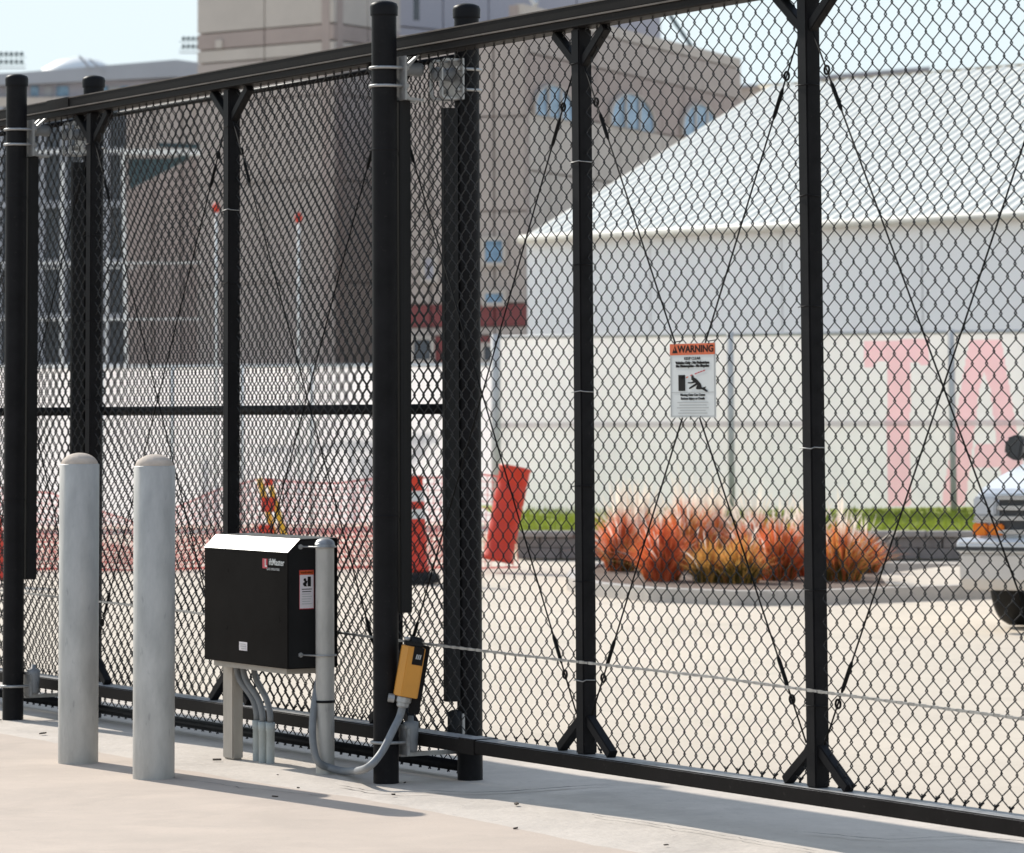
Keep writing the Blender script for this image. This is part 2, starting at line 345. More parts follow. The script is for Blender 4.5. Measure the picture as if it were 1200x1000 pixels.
for j, (ta, tb) in enumerate(zip(ups, ups[1:])):
    o_ = GOFF + .004
    for (pa, pb) in ((P(ta + .045, o_, ZRT - .14), P(tb - .045, o_, Z_BOT + .14)), (P(tb - .045, o_ + .010, ZRT - .14), P(ta + .045, o_ + .010, Z_BOT + .14))):
        dv = (pb - pa).normalized(); ln = (pb - pa).length
        b = MB(); b.tube([pa, pb], .0031, 6); link('truss_rod', b, M['rod'], gate)
        for q0, sg in ((pa, 1), (pb, -1)):
            b = MB(); b.tube([q0 + dv * sg * .20, q0 + dv * sg * .215, q0 + dv * sg * .30, q0 + dv * sg * .315], [.004, .0068, .0068, .004], 8)
            c_ = q0 + dv * sg * .155
            b.tube([c_ + (DV * math.cos(a) + ZV * math.sin(a)) * .014 for a in [i * math.pi / 6 for i in range(13)]], .0042, 5, caps=False)
            link('turnbuckle', b, M['rod'], gate)
    m_ = chainlink(ta + .012, tb - .012, Z_BOT + .012, ZRT + .0, GOFF - .006, phase=.011, seed=j)
    tag(link('chain_link_mesh', m_, M['wire'], gate, recalc=False), kind='stuff')
CH0, CH1 = (6.6, 0.600), (-6.4, 0.462)
b = MB(); n_ = 420
for i in range(n_):
    f0, f1 = i / n_, (i + 1.0) / n_
    sag = lambda f: -0.010 * math.sin(math.pi * ((f * 3) % 1))
    pa = P(CH0[0] + (CH1[0] - CH0[0]) * f0, GOFF + .062, CH0[1] + (CH1[1] - CH0[1]) * f0 + sag(f0)); pb = P(CH0[0] + (CH1[0] - CH0[0]) * f1, GOFF + .062, CH0[1] + (CH1[1] - CH0[1]) * f1 + sag(f1))
    if i % 2: b.bar(pa, pb, .009, .007)
    else: b.bar(pa - DV * .003, pb + DV * .003,   .006, .010)
link('drive_chain', b, M['chain'], gate)

# ------------------------------------------------------------------ the fixed fence behind
F0, F1 = 0.05, 9.2
fence = thing('chain_link_fence', P(3.6, 0, 0), 'fixed black chain link fence panel with middle rail behind the left part of the gate', 'fence')
ztf = 2.775
for nm, z, rr in (('top_rail', ztf, .012), ('middle_rail', 1.405, .021), ('bottom_rail', 0.040, .021)):
    b = MB(); b.tube([P(F0, 0, z), P(3.55, 0, z)], rr, 10); b.tube([P(3.64, 0, z), P(F1, 0, z)], rr, 10); link(nm, b, M['black'], fence)
for j, (ta, tb) in enumerate(((.03, 3.56), (3.63, F1))):
    tag(link('chain_link_mesh', chainlink(ta, tb, .012, ztf + .02, -.026 - .0, phase=.027, seed=40 + j, r=0.0030), M['wire'], fence, recalc=False), kind='stuff')

# ------------------------------------------------------------------ gate posts
PR = 0.0485
ZPT = 2.965
def post_common(root, c, s):
    """c: foot; s=+1 when the gate lies on the -off side (front post), -1 when the gate lies on the +off side (rear post)"""
    q = lambda dt, do, z: c + DV * dt + NV * do + ZV * z
    b = MB(); b.lathe(c, [(PR, -0.05), (PR, ZPT - .012)], n=28); link('pole', b, M['black'], root)
    b = MB(); b.lathe(c, [(PR + .005, ZPT - .045), (PR + .006, ZPT - .012), (PR + .002, ZPT), (PR * .7, ZPT + .008), (PR * .3, ZPT + .012), (0, ZPT + .013)], n=28); link('cap', b, M['black'], root)
    b = MB()
    z0, z1 = (0.632, 2.60) if s > 0 else (0.293, 2.565)
    e0 = -s * (PR + .004)
    b.prism([q(-.024, e0, z0), q(.024, e0, z0), q(.024, e0 - s * .018, z0), q(.014, e0 - s * .056, z0), q(-.014, e0 - s * .056, z0), q(-.024, e0 - s * .018, z0)], ZV * (z1 - z0))
    link('safety_edge', b, M['rubber'], root, bevel=.003)
    b = MB(); b.aab(0, 0, 0, 0, 0, 0) if False else None
    for zb in (2.40, 1.0):
        bb = MB(); bb.lathe(c + ZV * zb, [(PR + .0015, -.004), (PR + .003, 0), (PR + .0015, .004)], n=24); link('band_clamp', bb, M['black'], root)
    return q
def u_bolt(root, c, z, s):
    b = MB(); pts = [c + NV * (-s * (PR + .03)) + DV * (PR + .006) + ZV * z]
    for i in range(13):
        a = math.pi * i / 12; pts.append(c + DV * (PR + .006) * math.cos(a) + NV * (s * (PR + .006)) * math.sin(a) + ZV * z)
    pts.append(c + NV * (-s * (PR + .03)) - DV * (PR + .006) + ZV * z)
    b.tube(pts, .0062, 8)
    for sd in (1, -1): b.lathe(c + NV * (-s * (PR + .019)) + DV * sd * (PR + .006) + ZV * z, [(0, -.007), (.011, -.007), (.011, .007), (0, .007)], axis=NV, n=6, smooth=False)
    link('u_bolt', b, M['zinc'], root)
def front_post(loc, label):
    root = thing('gate_post', loc, label, 'gate post', 'round black posts that carry the sliding gate')
    q = post_common(root, loc, 1)
    for z in (2.715, 2.645): u_bolt(root, loc, z, 1)
    br = MB(); br.box(q(0, -(PR + .008), 2.675), DV * .075, NV * .005, ZV * .085)
    pr = [(-.058, 2.735), (-.085, 2.735), (-.125, 2.77), (-.135, 2.77), (-.09, 2.722), (-.070, 2.720), (-.070, 2.632), (-.088, 2.604), (-.150, 2.598), (-.150, 2.588), (-.080, 2.592), (-.058, 2.622)]
    for dt in (-.045, .020):
        br.prism([q(dt, o, z) for o, z in pr], DV * .018)
    rb = link('roller_bracket', br, M['zinc'], root, bevel=.0015)
    b = MB(); b.lathe(q(-.0, -.116, 2.715), [(0, -.045), (.026, -.045), (.028, -.03), (.023, 0), (.028, .03), (.026, .045), (0, .045)], axis=NV, n=18); link('roller', b, M['pvc'], rb)
    u_bolt(root, loc, .148, 1)
    b = MB(); b.box(q(-.0, -(PR + .012), .150), DV * .07, NV * .006, ZV * .05); b.box(q(-.03, -(PR + .03), .205), DV * .03, NV * .03, ZV * .006); b.box(q(-.05, -(PR + .03), .15), DV * .006, NV * .02, ZV * .055)
    gb = link('guide_bracket', b, M['zinc'], root, bevel=.0012)
    b = MB(); b.lathe(q(-.045, -(PR + .034), .11), [(0, 0), (.022, 0), (.026, .012), (.030, .09), (.030, .112), (.012, .116), (.010, .135), (0, .135)], n=18); link('guide_roller', b, M['pvc'], gb)
    b = MB(); b.box(q(-.0, -(PR + .15), .098), DV * .012, NV * .14, ZV * .008); link('tie_bar', b, M['zinc'], root)
    return root
def rear_post(loc, label):
    root = thing('gate_post', loc, label, 'gate post', 'round black posts that carry the sliding gate')
    q = post_common(root, loc, -1)
    br = MB(); br.box(q(0, PR + .008, 2.675), DV * .075, NV * .005, ZV * .08)
    for dt in (-.050, .030): br.prism([q(dt, o, z) for o, z in ((.058, 2.755), (.128, 2.755), (.14, 2.74), (.14, 2.61), (.128, 2.595), (.058, 2.595), (.058, 2.605), (.124, 2.605), (.131, 2.612), (.131, 2.738), (.124, 2.745), (.058, 2.745))], DV * .018)
    rb = link('roller_bracket', br, M['zinc'], root, bevel=.0015)
    b = MB(); b.lathe(q(0, .10, 2.695), [(0, -.045), (.026, -.045), (.028, -.03), (.023, 0), (.028, .03), (.026, .045), (0, .045)], axis=NV, n=18); link('roller', b, M['pvc'], rb)
    for z in (2.715, 2.635): u_bolt(root, loc, z, -1)
    b = MB(); b.box(q(-.03, PR + .012, .20), DV * .03, NV * .006, ZV * .05); gb = link('guide_bracket', b, M['zinc'], root, bevel=.0012)
    b = MB(); b.lathe(q(-.03, PR + .034, .155), [(0, 0), (.022, 0), (.028, .012), (.028, .10), (.012, .108), (0, .108)], n=18); link('guide_roller', b, M['rubber'], gb)
    return root
A0 = Vector((A0.x, A0.y, 0))
fp = front_post(A0, 'front gate post beside the orange sensor box, two galvanised u-bolts near its top')
A2 = G(15, 842)
dup(fp, A2, 'front gate post at the far left edge, standing left of the two grey bollards')
rp = rear_post(Vector((B0.x, B0.y, 0)), 'rear gate post seen through the gate mesh, right of the post with the orange sensor')
B2_ = P(TZ(109, 300, 0)[0], 0, 0)
dup(rp, B2_, 'rear gate post rising behind the left bollard')

# ------------------------------------------------------------------ bollards
def bollard(loc, z, label):
    root = thing('bollard', loc, label, 'bollard', 'galvanised pipe bollards in front of the gate')
    rb = .0805
    b = MB(); b.lathe(loc, [(rb, -.05), (rb, z - .048), (rb - .004, z - .045)], n=40); link('pipe', b, M['galv'], root)
    b = MB(); rd = rb - .0045; h_ = .052
    b.lathe(loc + ZV * (z - h_), [(rd, -.01)] + [(rd * math.cos(a), h_ * math.sin(a)) for a in [i * math.pi / 2 / 9 for i in range(10)]], n=40); link('dome_cap', b, M['domecap'], root)
    return root
def ztop(px, py, foot): return U(px, py, foot.y).z
c1, c2 = G(91.5, 894), G(180, 912)
z1_, z2_ = ztop(95, 531, c1), ztop(184, 532, c2)
bol = bollard(c1, (z1_ + z2_) / 2, 'grey galvanised bollard left of its twin, in front of the rear post')
dup(bol, c2, 'grey galvanised bollard nearest the black gate operator cabinet, right one of the pair')

# ------------------------------------------------------------------ gate operator
OT0, OT1, OB, OF, OZ0, OZ1, OZT = 0.592, 1.350, 0.262, 0.482, 0.397, 0.851, 0.898
op = thing('gate_operator', P(1.0, .37, 0), 'black gate operator cabinet on galvanised legs beside the bollards', 'gate operator')
b = MB(); prof = [(OB, OZ0), (OF, OZ0), (OF, OZ1), (OF - .054, OZT), (OB, OZT + .002)]
b.prism([P(OT0, o, z) for o, z in prof], DV * (OT1 - OT0)); hs = link('housing', b, M['box'], op, bevel=.003)
b = MB(); b.prism([P(OT0 - .0012, o, z) for o, z in ((OF - .004, OZ0 + .004), (OF - .004, OZ1), (OF - .057, OZT - .004), (OB + .02, OZT - .004), (OB + .02, OZ0 + .004))], DV * .003)
link('side_panel', b, M['rubber'], hs)
b = MB(); b.prism([P(OT0 - .002, o, z) for o, z in ((OF + .002, OZ1 - .002), (OF - .0535, OZT + .003), (OB - .001, OZT + .005), (OB - .001, OZT + .002), (OF - .054, OZT), (OF, OZ1 - .002))], DV * (OT1 - OT0 + .004)); link('lid', b, M['lid'], op)
b = MB(); b.box(P((OT0 + OT1) / 2, (OB + OF) / 2, OZ0 - .012), DV * .33, NV * .09, ZV * .011); link('mounting_plate', b, M['tan_post'], op)
pt, po = TO(273, 888)
b = MB(); b.box(P(pt, po, (OZ0 - .02) / 2), DV * .048, NV * .024, ZV * ((OZ0 - .02) / 2 + .004)); link('leg', b, M['tan_post'], op, bevel=.006)
pipe_t, pipe_o = TO(381, 905); pc = P(pipe_t, pipe_o, 0)
zp = U(381, 631, pc.y).z
b = MB(); pr_ = .0365
b.lathe(pc, [(pr_, -.02), (pr_, zp - .03)], n=28); link('leg', b, M['galv'], op)
b = MB(); b.lathe(pc + ZV * (zp - .032), [(pr_ + .0025, 0), (pr_ + .003, .012)] + [((pr_ + .002) * math.cos(a), .012 + .022 * math.sin(a)) for a in [i * math.pi / 12 for i in range(7)]], n=28); link('pipe_cap', b, M['zinc'], op)
for z in (ztop(381, 641, pc), ztop(381, 768, pc)):
    b = MB(); pts = [P(OT0, pipe_o + .075, z)] + [pc + NV * (.044 * math.cos(a)) - DV * (.041 * math.sin(a)) + ZV * z for a in [i * math.pi / 10 for i in range(11)]] + [P(OT0, pipe_o - .06, z)]
    b.tube(pts, .0035, 7); b.lathe(pts[0] - DV * .004, [(0, -.006), (.010, -.006), (.010, .006), (0, .006)], axis=DV, n=6, smooth=False); b.lathe(pts[-1] - DV * .004, [(0, -.006), (.010, -.006), (.010, .006), (0, .006)], axis=DV, n=6, smooth=False)
    link('pipe_strap', b, M['zinc'], op)
b = MB(); b.lathe(pc + ZV * ztop(381, 822, pc), [(pr_ + .001, -.005), (pr_ + .004, -.004), (pr_ + .004, .004), (pr_ + .001, .005)], n=24); link('band', b, M['black'], op)
# conduits under the cabinet
for (sx, sy), (mx_, my_), (ex, ey) in (((276, 782), (281, 815), (301, 890)), ((284, 782), (292, 815), (308, 892)), ((297, 780), (300, 815), (317, 893))):
    e = G(ex, ey); ez = e.y; st, so = TO(ex, ey)
    p_top = P(*((st + .13, so + .0)), OZ0 + .01); 
    k1 = U(sx, sy, P(1.22, so, 0).y); k1 = Vector((k1.x, k1.y, OZ0))
    k2 = U(mx_, my_, k1.y - .02); k3 = Vector((e.x, e.y, 0.20)); k4 = Vector((e.x, e.y, .10))
    pts = []
    for i in range(15):
        u = i / 14; a, c_, d_, f_ = (1 - u) ** 3, 3 * u * (1 - u) ** 2, 3 * u * u * (1 - u), u ** 3
        pts.append(k1 * a + Vector((k1.x, k1.y, .26)) * c_ + Vector((e.x, e.y, .30)) * d_ + Vector((e.x, e.y, .15)) * f_)
    b = MB(); b.tube(pts, .0125, 10); cd = link('conduit', b, M['pvc'], op)
    b = MB(); b.lathe(e, [(.0165, -.01), (.0165, .12), (.019, .122), (.019, .155), (.015, .157)], n=16); link('conduit_coupling', b, M['pvc_light'], cd)
# badge on the cabinet front: red mark, white wordmark, small line below
fr, fu = -DV, ZV
def onfront(px, py, lift=.0012): return onplane(px, py, P(0, OF + lift, 0), NV)
b = MB(); c_ = onfront(310.5, 660.5, .001); b.box(c_, DV * .021, NV * .0008, ZV * .019); lg = link('badge_mark', b, M['red_print'], op)
text('wordmark', 'L', .040, onfront(311.5, 660.5, .0022), fr, fu, M['white'], op, bold=.001)
text('wordmark', 'iftMaster', .036, onfront(324, 659.5), fr, fu, M['white'], op, bold=.0002, width=1.05)
text('wordmark', 'GATE OPERATORS', .0135, onfront(320, 667.5), fr, fu, M['grey_ink'], op)
b = MB(); c_ = onfront(285, 757.5, .001); b.box(c_, DV * .036, NV * .0008, ZV * .017); link('nameplate', b, M['sticker'], op)
for k in range(3):
    b = MB(); b.box(c_ + NV * .0016 + ZV * (.009 - .009 * k) - DV * (.004 * k - .004), DV * (.026 - .003 * k), NV * .0005, ZV * .0016); link('print_line', b, M['grey_ink'], op)
# warning sticker on the cabinet side
sp = lambda px, py, l=.003: onplane(px, py, P(OT0 - l, 0, 0), DV)
k0, k1, k2, k3 = sp(349, 668), sp(369, 669), sp(369.5, 714), sp(349.5, 716)
sr, su = (k1 - k0).normalized(), ZV
def quadpart(name, pts, n, th, m, parent):
    b = MB(); b.prism(pts, n * th); return link(name, b, m, parent)
cc = (k0 + k2) / 2; hw, hh = .032, .076
def splate(name, x0, x1, y0, y1, lift, m):
    b = MB(); b.prism([cc - DV * (lift) + NV * (-x) + ZV * y for x, y in ((x0, y0), (x1, y0), (x1, y1), (x0, y1))], -DV * .0006); return link(name, b, m, op)
splate('sticker', -hw, hw, -hh, hh, 0, M['red_print']); splate('sticker_face', -hw + .002, hw - .002, -hh + .003, hh - .019, .0008, M['sticker']); splate('sticker_header', -hw + .002, hw - .002, hh - .018, hh - .002, .0008, M['orange'])
text('sticker_word', 'WARNING', .0125, cc - DV * .0018 + ZV * (hh - .0105), -NV, ZV, M['ink'], op, width=.9)
splate('pictogram', .004, .018, .012, .050, .0016, M['ink'])
b = MB(); b.lathe(cc - DV * .0016 + NV * (.008) + ZV * .038, [(0, 0), (.006, 0), (.006, .0006), (0, .0006)], axis=-DV, n=12)
b.prism([cc - DV * .0016 - NV * x + ZV * y for x, y in ((-.018, .022), (-.006, .034), (.003, .034), (.003, .030), (-.003, .018), (.002, .012), (-.010, .012))], -DV * .0006); link('pictogram', b, M['ink'], op)
for k in range(7): splate('print_line', -.022 + .002 * (k % 2), .022 - .003 * (k % 3), .000 - k * .0095, .0030 - k * .0095, .0016, M['ink'] if k < 2 else M['grey_ink'])

# ------------------------------------------------------------------ orange sensor box with its flexible conduit
so_ = A0 - NV * .015 - DV * (PR + .05)
YS = so_.y
sc_ = U(480, 786, YS)
sens = thing('gate_sensor', Vector((sc_.x, sc_.y, sc_.z)), 'small orange sensor box on the front gate post with grey conduit loop below', 'sensor box')
tilt = R(10)
sx_ = Vector((math.cos(R(6)), math.sin(R(6)), 0)); sy_ = Vector((-sx_.y, sx_.x, 0))
sz_ = (ZV * math.cos(tilt) + sx_ * math.sin(tilt)).normalized(); sx2 = (sx_ - sz_ * sx_.dot(sz_)).normalized()
S = lambda x, y, z: sc_ + sx2 * x + sy_ * y + sz_ * z
b = MB(); b.prism([S(x, y, -.098) for x, y in ((-.020, -.038), (.041, -.038), (.044, -.034), (.044, .03), (-.044, .03), (-.044, -.012))], sz_ * .190); link('housing', b, M['orange_box'], sens, bevel=.004)
b = MB(); b.prism([S(x, y, .093) for x, y in ((-.034, -.030), (.034, -.030), (.036, .028), (-.036, .028))], sz_ * .016); b.lathe(S(0.004, 0, .108), [(.026, 0), (.026, .014), (.020, .020), (0, .021)], axis=sz_, n=18); link('cap', b, M['rubber'], sens, bevel=.003)
b = MB(); b.lathe(S(-.03, -.012, .112), [(0, 0), (.012, 0), (.012, .010), (0, .012)], axis=sz_, n=12); link('screw', b, M['zinc'], sens)
b = MB(); b.prism([S(x, -.0382, z) for x, z in ((.000, .026), (.040, .026), (.040, .093), (.000, .093))], -sy_ * .0015); lb = link('label', b, M['ink'], sens)
for x in (.011, .018, .025):
    b = MB(); b.prism([S(x + a, -.0402, z) for a, z in ((0, .048), (.0045, .048), (.0065, .066), (.002, .066))], -sy_ * .0006); link('mark', b, M['grey_ink'], sens)
b = MB(); b.lathe(S(-.004, 0, -.140), [(0, 0), (.020, 0), (.024, .006), (.024, .018), (.030, .020), (.030, .040), (0, .040)], axis=sz_, n=10, smooth=False); b.lathe(S(-.045, 0, -.112), [(0, -.018), (.017, -.018), (.017, .006), (0, .006)], axis=sx2, n=8, smooth=False); link('connector', b, M['zinc'], sens, bevel=.0015)
b = MB(); b.box(S(.045, .045, -.03), sx2 * .02, sy_ * .02, sz_ * .13); link('mounting_bracket', b, M['black'], sens, bevel=.003)
cp_ = [S(-.004, 0, -.135)]
def bez(px, py, Y): return U(px, py, Y)
raw = [S(-.004, 0, -.135), S(-.008, -.002, -.175), bez(461, 855, YS - .05), bez(447, 882, YS - .10), bez(430, 900, YS - .12), Vector((*G(408, 909).xy, .016)), Vector((*G(388, 906).xy, .018)), bez(373, 893, pc.y - .06), bez(367, 872, pc.y - .05), bez(366.5, 845, pc.y - .03), bez(370, 815, pc.y - .0), bez(374, 795, pc.y + .05)]
def spline(pts, n=6):
    out = []
    for i in range(len(pts) - 1):
        p0, p1, p2, p3 = pts[max(i - 1, 0)], pts[i], pts[i + 1], pts[min(i + 2, len(pts) - 1)]
        for k in range(n):
            u = k / n; out.append(0.5 * ((2 * p1) + (p2 - p0) * u + (2 * p0 - 5 * p1 + 4 * p2 - p3) * u * u + (3 * p1 - p0 - 3 * p2 + p3) * u ** 3))
    return out + [pts[-1]]
b = MB(); b.tube(spline(raw), .0145, 12); link('flexible_conduit', b, M['pvc'], sens)

# ------------------------------------------------------------------ warning sign wired to the gate mesh
SO = GOFF + .034
tc_ = [TZ(x, y, SO) for x, y in ((784, 403), (838, 402), (839, 489), (787, 490))]
st0, st1 = (tc_[0][0] + tc_[3][0]) / 2, (tc_[1][0] + tc_[2][0]) / 2; sz0, sz1 = (tc_[2][1] + tc_[3][1]) / 2, (tc_[0][1] + tc_[1][1]) / 2
sw, sh = st0 - st1, sz1 - sz0
sg = thing('warning_sign', P((st0 + st1) / 2, SO, sz0), 'white warning sign with orange header hung on the gate mesh', 'sign')
SG = lambda u, v, l=0.0: P(st0 - u * sw, SO + l, sz1 - v * sh)      # u to the right, v down, both 0..1
def splt(name, u0, u1, v0, v1, l, m, th=.0008):
    b = MB(); b.prism([SG(u0, v0, l), SG(u1, v0, l), SG(u1, v1, l), SG(u0, v1, l)], NV * th); return link(name, b, m, sg)
def spoly(name, pts, l, m):
    b = MB(); b.prism([SG(u, v, l) for u, v in pts], NV * .0006); return link(name, b, m, sg)
splt('panel', 0, 1, 0, 1, -.002, M['white'], .002)
splt('header', 0.004, .996, .004, .155, .0006, M['orange'])
for a in ((.012, .028, .16, .985), (.972, .988, .16, .985)): splt('border_line', a[0], a[1], a[2], a[3], .0006, M['grey_ink'], .0005)
splt('border_line', .012, .988, .975, .988, .0006, M['grey_ink'], .0005); splt('border_line', .028, .972, .655, .664, .0006, M['grey_ink'], .0005)
text('header_word', 'WARNING', sh * .130, SG(.58, .080, .0016), -DV, ZV, M['ink'], sg, bold=.0010, width=1.42)
spoly('alert_triangle', [(.06, .128), (.18, .128), (.12, .026)], .0016, M['ink']); spoly('alert_mark', [(.112, .062), (.128, .062), (.124, .098), (.116, .098)], .0024, M['orange'])
text('sign_words', 'KEEP CLEAR', sh * .052, SG(.5, .205, .001), -DV, ZV, M['ink'], sg, width=1.45)
text('sign_words', 'Vehicles Only - No Pedestrians', sh * .048, SG(.5, .262, .001), -DV, ZV, M['ink'], sg, bold=.0008, width=1.38)
text('sign_words', 'No Motorcycles - No Bicycles', sh * .048, SG(.5, .306, .001), -DV, ZV, M['ink'], sg, bold=.0008, width=1.40)
text('sign_words', 'Moving Gate Can Cause', sh * .044, SG(.5, .695, .001), -DV, ZV, M['ink'], sg, bold=.0003, width=1.42)
text('sign_words', 'Serious Injury or Death', sh * .044, SG(.5, .745, .001), -DV, ZV, M['ink'], sg, bold=.0003, width=1.42)
for k, (a, c) in enumerate(((.16, .84), (.20, .80), (.15, .85), (.22, .78), (.18, .82))): splt('print_line', a, c, .79 + .036 * k, .803 + .036 * k, .0008, M['grey_ink'], .0004)
splt('pictogram', .19, .335, .425, .640, .0008, M['ink'])
spoly('pictogram', [(.23, .45), (.335, .425), (.335, .47), (.27, .49)], .0010, M['ink'])
b = MB(); b.lathe(SG(.50, .455, .0008), [(0, 0), (sh * .030, 0), (sh * .030, .0006), (0, .0006)], axis=NV, n=14); link('pictogram', b, M['ink'], sg)
spoly('pictogram', [(.50, .455), (.58, .475), (.68, .545), (.705, .60), (.80, .585), (.775, .61), (.84, .648), (.80, .655), (.71, .622), (.60, .622), (.575, .605), (.61, .56), (.56, .53), (.47, .485)], .0010, M['ink'])
spoly('pictogram', [(.56, .50), (.47, .525), (.40, .522), (.405, .54), (.475, .542), (.57, .53)], .0012, M['ink']); spoly('pictogram', [(.60, .53), (.50, .57), (.425, .60), (.435, .618), (.52, .590), (.62, .555)], .0014, M['ink'])
for k, (u, v) in enumerate(((.36, .455), (.45, .43), (.55, .408), (.61, .395), (.67, .382), (.73, .370))): spoly('impact_stroke', [(u, v), (u + .045, v - .012), (u + .048, v + .002), (u + .003, v + .014)], .0008, M['orange'] if k < 1 else M['red_print'])
for u, v in ((.12, -.012), (.88, -.012), (.46, 1.0), (.68, 1.0)):
    b = MB(); b.tube([SG(u, v + .03, .004), SG(u, v - .01, .004), SG(u, v - .03, -.03)], .0018, 5); link('tie_wire', b, M['black'], sg)

# ================================================================== beyond the gate
M['screen'] = mat('white_screen_fabric', (0.75, 0.715, 0.715), 0.8, var=0.05, scale=1.2, bump=0.35, bscale=3, trans=0.55)
M['screen_print'] = mat('faded_pink_print', (0.80, 0.51, 0.545), 0.8, var=0.05, scale=2, trans=0.55)
M['fencepole'] = mat('grey_fence_pipe', (0.52, 0.51, 0.50), 0.7, metal=0.0, var=0.1)
M['tentwall'] = mat('white_tent_vinyl', (0.76, 0.76, 0.77), 0.6, var=0.03, scale=0.6)
M['tentroof'] = mat('white_ribbed_roof', (0.80, 0.775, 0.69), 0.6, var=0.03, scale=0.5)
M['net'] = mat('red_safety_net', (0.50, 0.095, 0.085), 0.6, var=0.12, scale=2, trans=0.4)
M['drum'] = mat('red_orange_plastic', (0.66, 0.045, 0.018), 0.5, var=0.08, scale=3, trans=0.12)
M['band'] = mat('reflective_band', (0.62, 0.62, 0.60), 0.35, var=0.05)
M['yellow'] = mat('yellow_paint', (0.68, 0.42, 0.03), 0.5, var=0.06)
M['whitepaint'] = mat('white_paint', (0.74, 0.74, 0.72), 0.5, var=0.05)
M['precast'] = mat('beige_precast', (0.50, 0.445, 0.395), 0.85, var=0.06, scale=0.8, bump=0.1, bscale=8)
M['brick'] = mat('brown_precast', (0.375, 0.305, 0.275), 0.85, var=0.07, scale=0.9, bump=0.1, bscale=8)
M['pinkwall'] = mat('rosy_precast', (0.42, 0.36, 0.325), 0.85, var=0.07, scale=0.7, bump=0.1, bscale=8)
M['maroon'] = mat('maroon_fascia', (0.20, 0.045, 0.045), 0.6, var=0.06, scale=1)
M['lavender'] = mat('grey_metal_cladding', (0.36, 0.35, 0.40), 0.5, var=0.04, scale=0.5)
M['glass'] = mat('blue_window_glass', (0.17, 0.28, 0.40), 0.2, var=0.4, scale=1.6)  # strong colour mottling stands in for uneven reflections in the panes
M['darkglass'] = mat('dark_glass', (0.055, 0.065, 0.08), 0.25, var=0.3, scale=0.7)
M['roofgrey'] = mat('grey_roof_edge', (0.34, 0.35, 0.38), 0.6, var=0.05, scale=0.4)
M['block'] = mat('grey_wall_block', (0.20, 0.175, 0.165), 0.95, var=0.2, scale=5, bump=0.6, bscale=14)
M['block_cap'] = mat('wall_cap_block', (0.30, 0.265, 0.245), 0.95, var=0.15, scale=5, bump=0.4, bscale=14)
M['turf'] = mat('bright_turf', (0.29, 0.34, 0.045), 0.9, var=0.25, scale=3, bump=0.5, bscale=40, trans=0.25)
M['mulch'] = mat('brown_mulch', (0.13, 0.085, 0.06), 0.95, var=0.4, scale=9, bump=0.8, bscale=30)
M['lamp'] = mat('dark_floodlight', (0.03, 0.06, 0.07), 0.5, var=0.2)
M['olive'] = mat('grass_olive', (0.12, 0.105, 0.025), 0.7, var=0.3, scale=6, trans=0.4)
M['rust'] = mat('grass_rust', (0.74, 0.20, 0.08), 0.7, var=0.25, scale=6, trans=0.45)
M['amber'] = mat('grass_amber', (0.78, 0.44, 0.12), 0.7, var=0.25, scale=6, trans=0.45)
M['plume'] = mat('grass_plume', (0.84, 0.75, 0.65), 0.8, var=0.12, scale=6, trans=0.5)
def XY(px, Y, z=0.0):
    q = U(px, HY, Y); return Vector((q.x, q.y, z))
def ZP(px, py, Y): return U(px, py, Y).z
def wall_box(a, c, z0, z1, th, mb=None):
    """upright slab whose camera-side face runs from a to c"""
    mb = mb or MB(); d = Vector((c.x - a.x, c.y - a.y, 0)); n = Vector((-d.y, d.x, 0)).normalized()
    if n.y < 0: n = -n
    mb.prism([Vector((a.x, a.y, z0)), Vector((c.x, c.y, z0)), Vector((c.x, c.y, z1)), Vector((a.x, a.y, z1))], n * th); return mb
def back(a, c, k):
    d = Vector((c.x - a.x, c.y - a.y, 0)); n = Vector((-d.y, d.x, 0)).normalized()
    return n * k if n.y > 0 else -n * k
def hit(px, a, d):                                                  # where the sight column px meets the wall line a + k d
    r = ray(px, HY); r2 = Vector((r.x, r.y)); # r2*s = a + k d
    det = r2.x * -d.y + d.x * r2.y
    s_ = (a.x * -d.y + d.x * a.y) / det
    return Vector((r2.x * s_, r2.y * s_, 0))

# ---- planted island with kerb, grasses
isl = [G(*p) for p in ((664, 690), (690, 697), (760, 704), (860, 708), (960, 707), (1060, 703), (1150, 700), (1230, 697), (1230, 678), (1120, 673), (1000, 671), (900, 670), (780, 669), (700, 672), (668, 681))]
cen = sum(isl, Vector()) / len(isl)
inn = [cen + (p - cen) * (1 - .13 / max(.5, (p - cen).length)) for p in isl]
n_ = len(isl); kb = MB()
for i in range(n_):
    j = (i + 1) % n_
    for q in ((isl[i], isl[j], inn[j], inn[i]),):
        kb.add([p + ZV * .092 for p in q] + [p - ZV * .02 for p in q], [(0, 1, 2, 3), (0, 4, 5, 1), (2, 6, 7, 3)])
struct('kerb', kb, M['kerb'])
mb_ = MB(); mb_.sheet([p + ZV * .074 for p in inn[:6]] + [G(1040, 697) + ZV * .074, G(1030, 684) + ZV * .074] + [p + ZV * .074 for p in inn[10:]]); struct('mulch_bed', mb_, M['mulch'])
mb_ = MB(); mb_.sheet([G(1041, 697) + ZV * .073] + [p + ZV * .073 for p in inn[6:10]] + [G(1031, 684) + ZV * .073]); struct('island_paving', mb_, M['lot'])
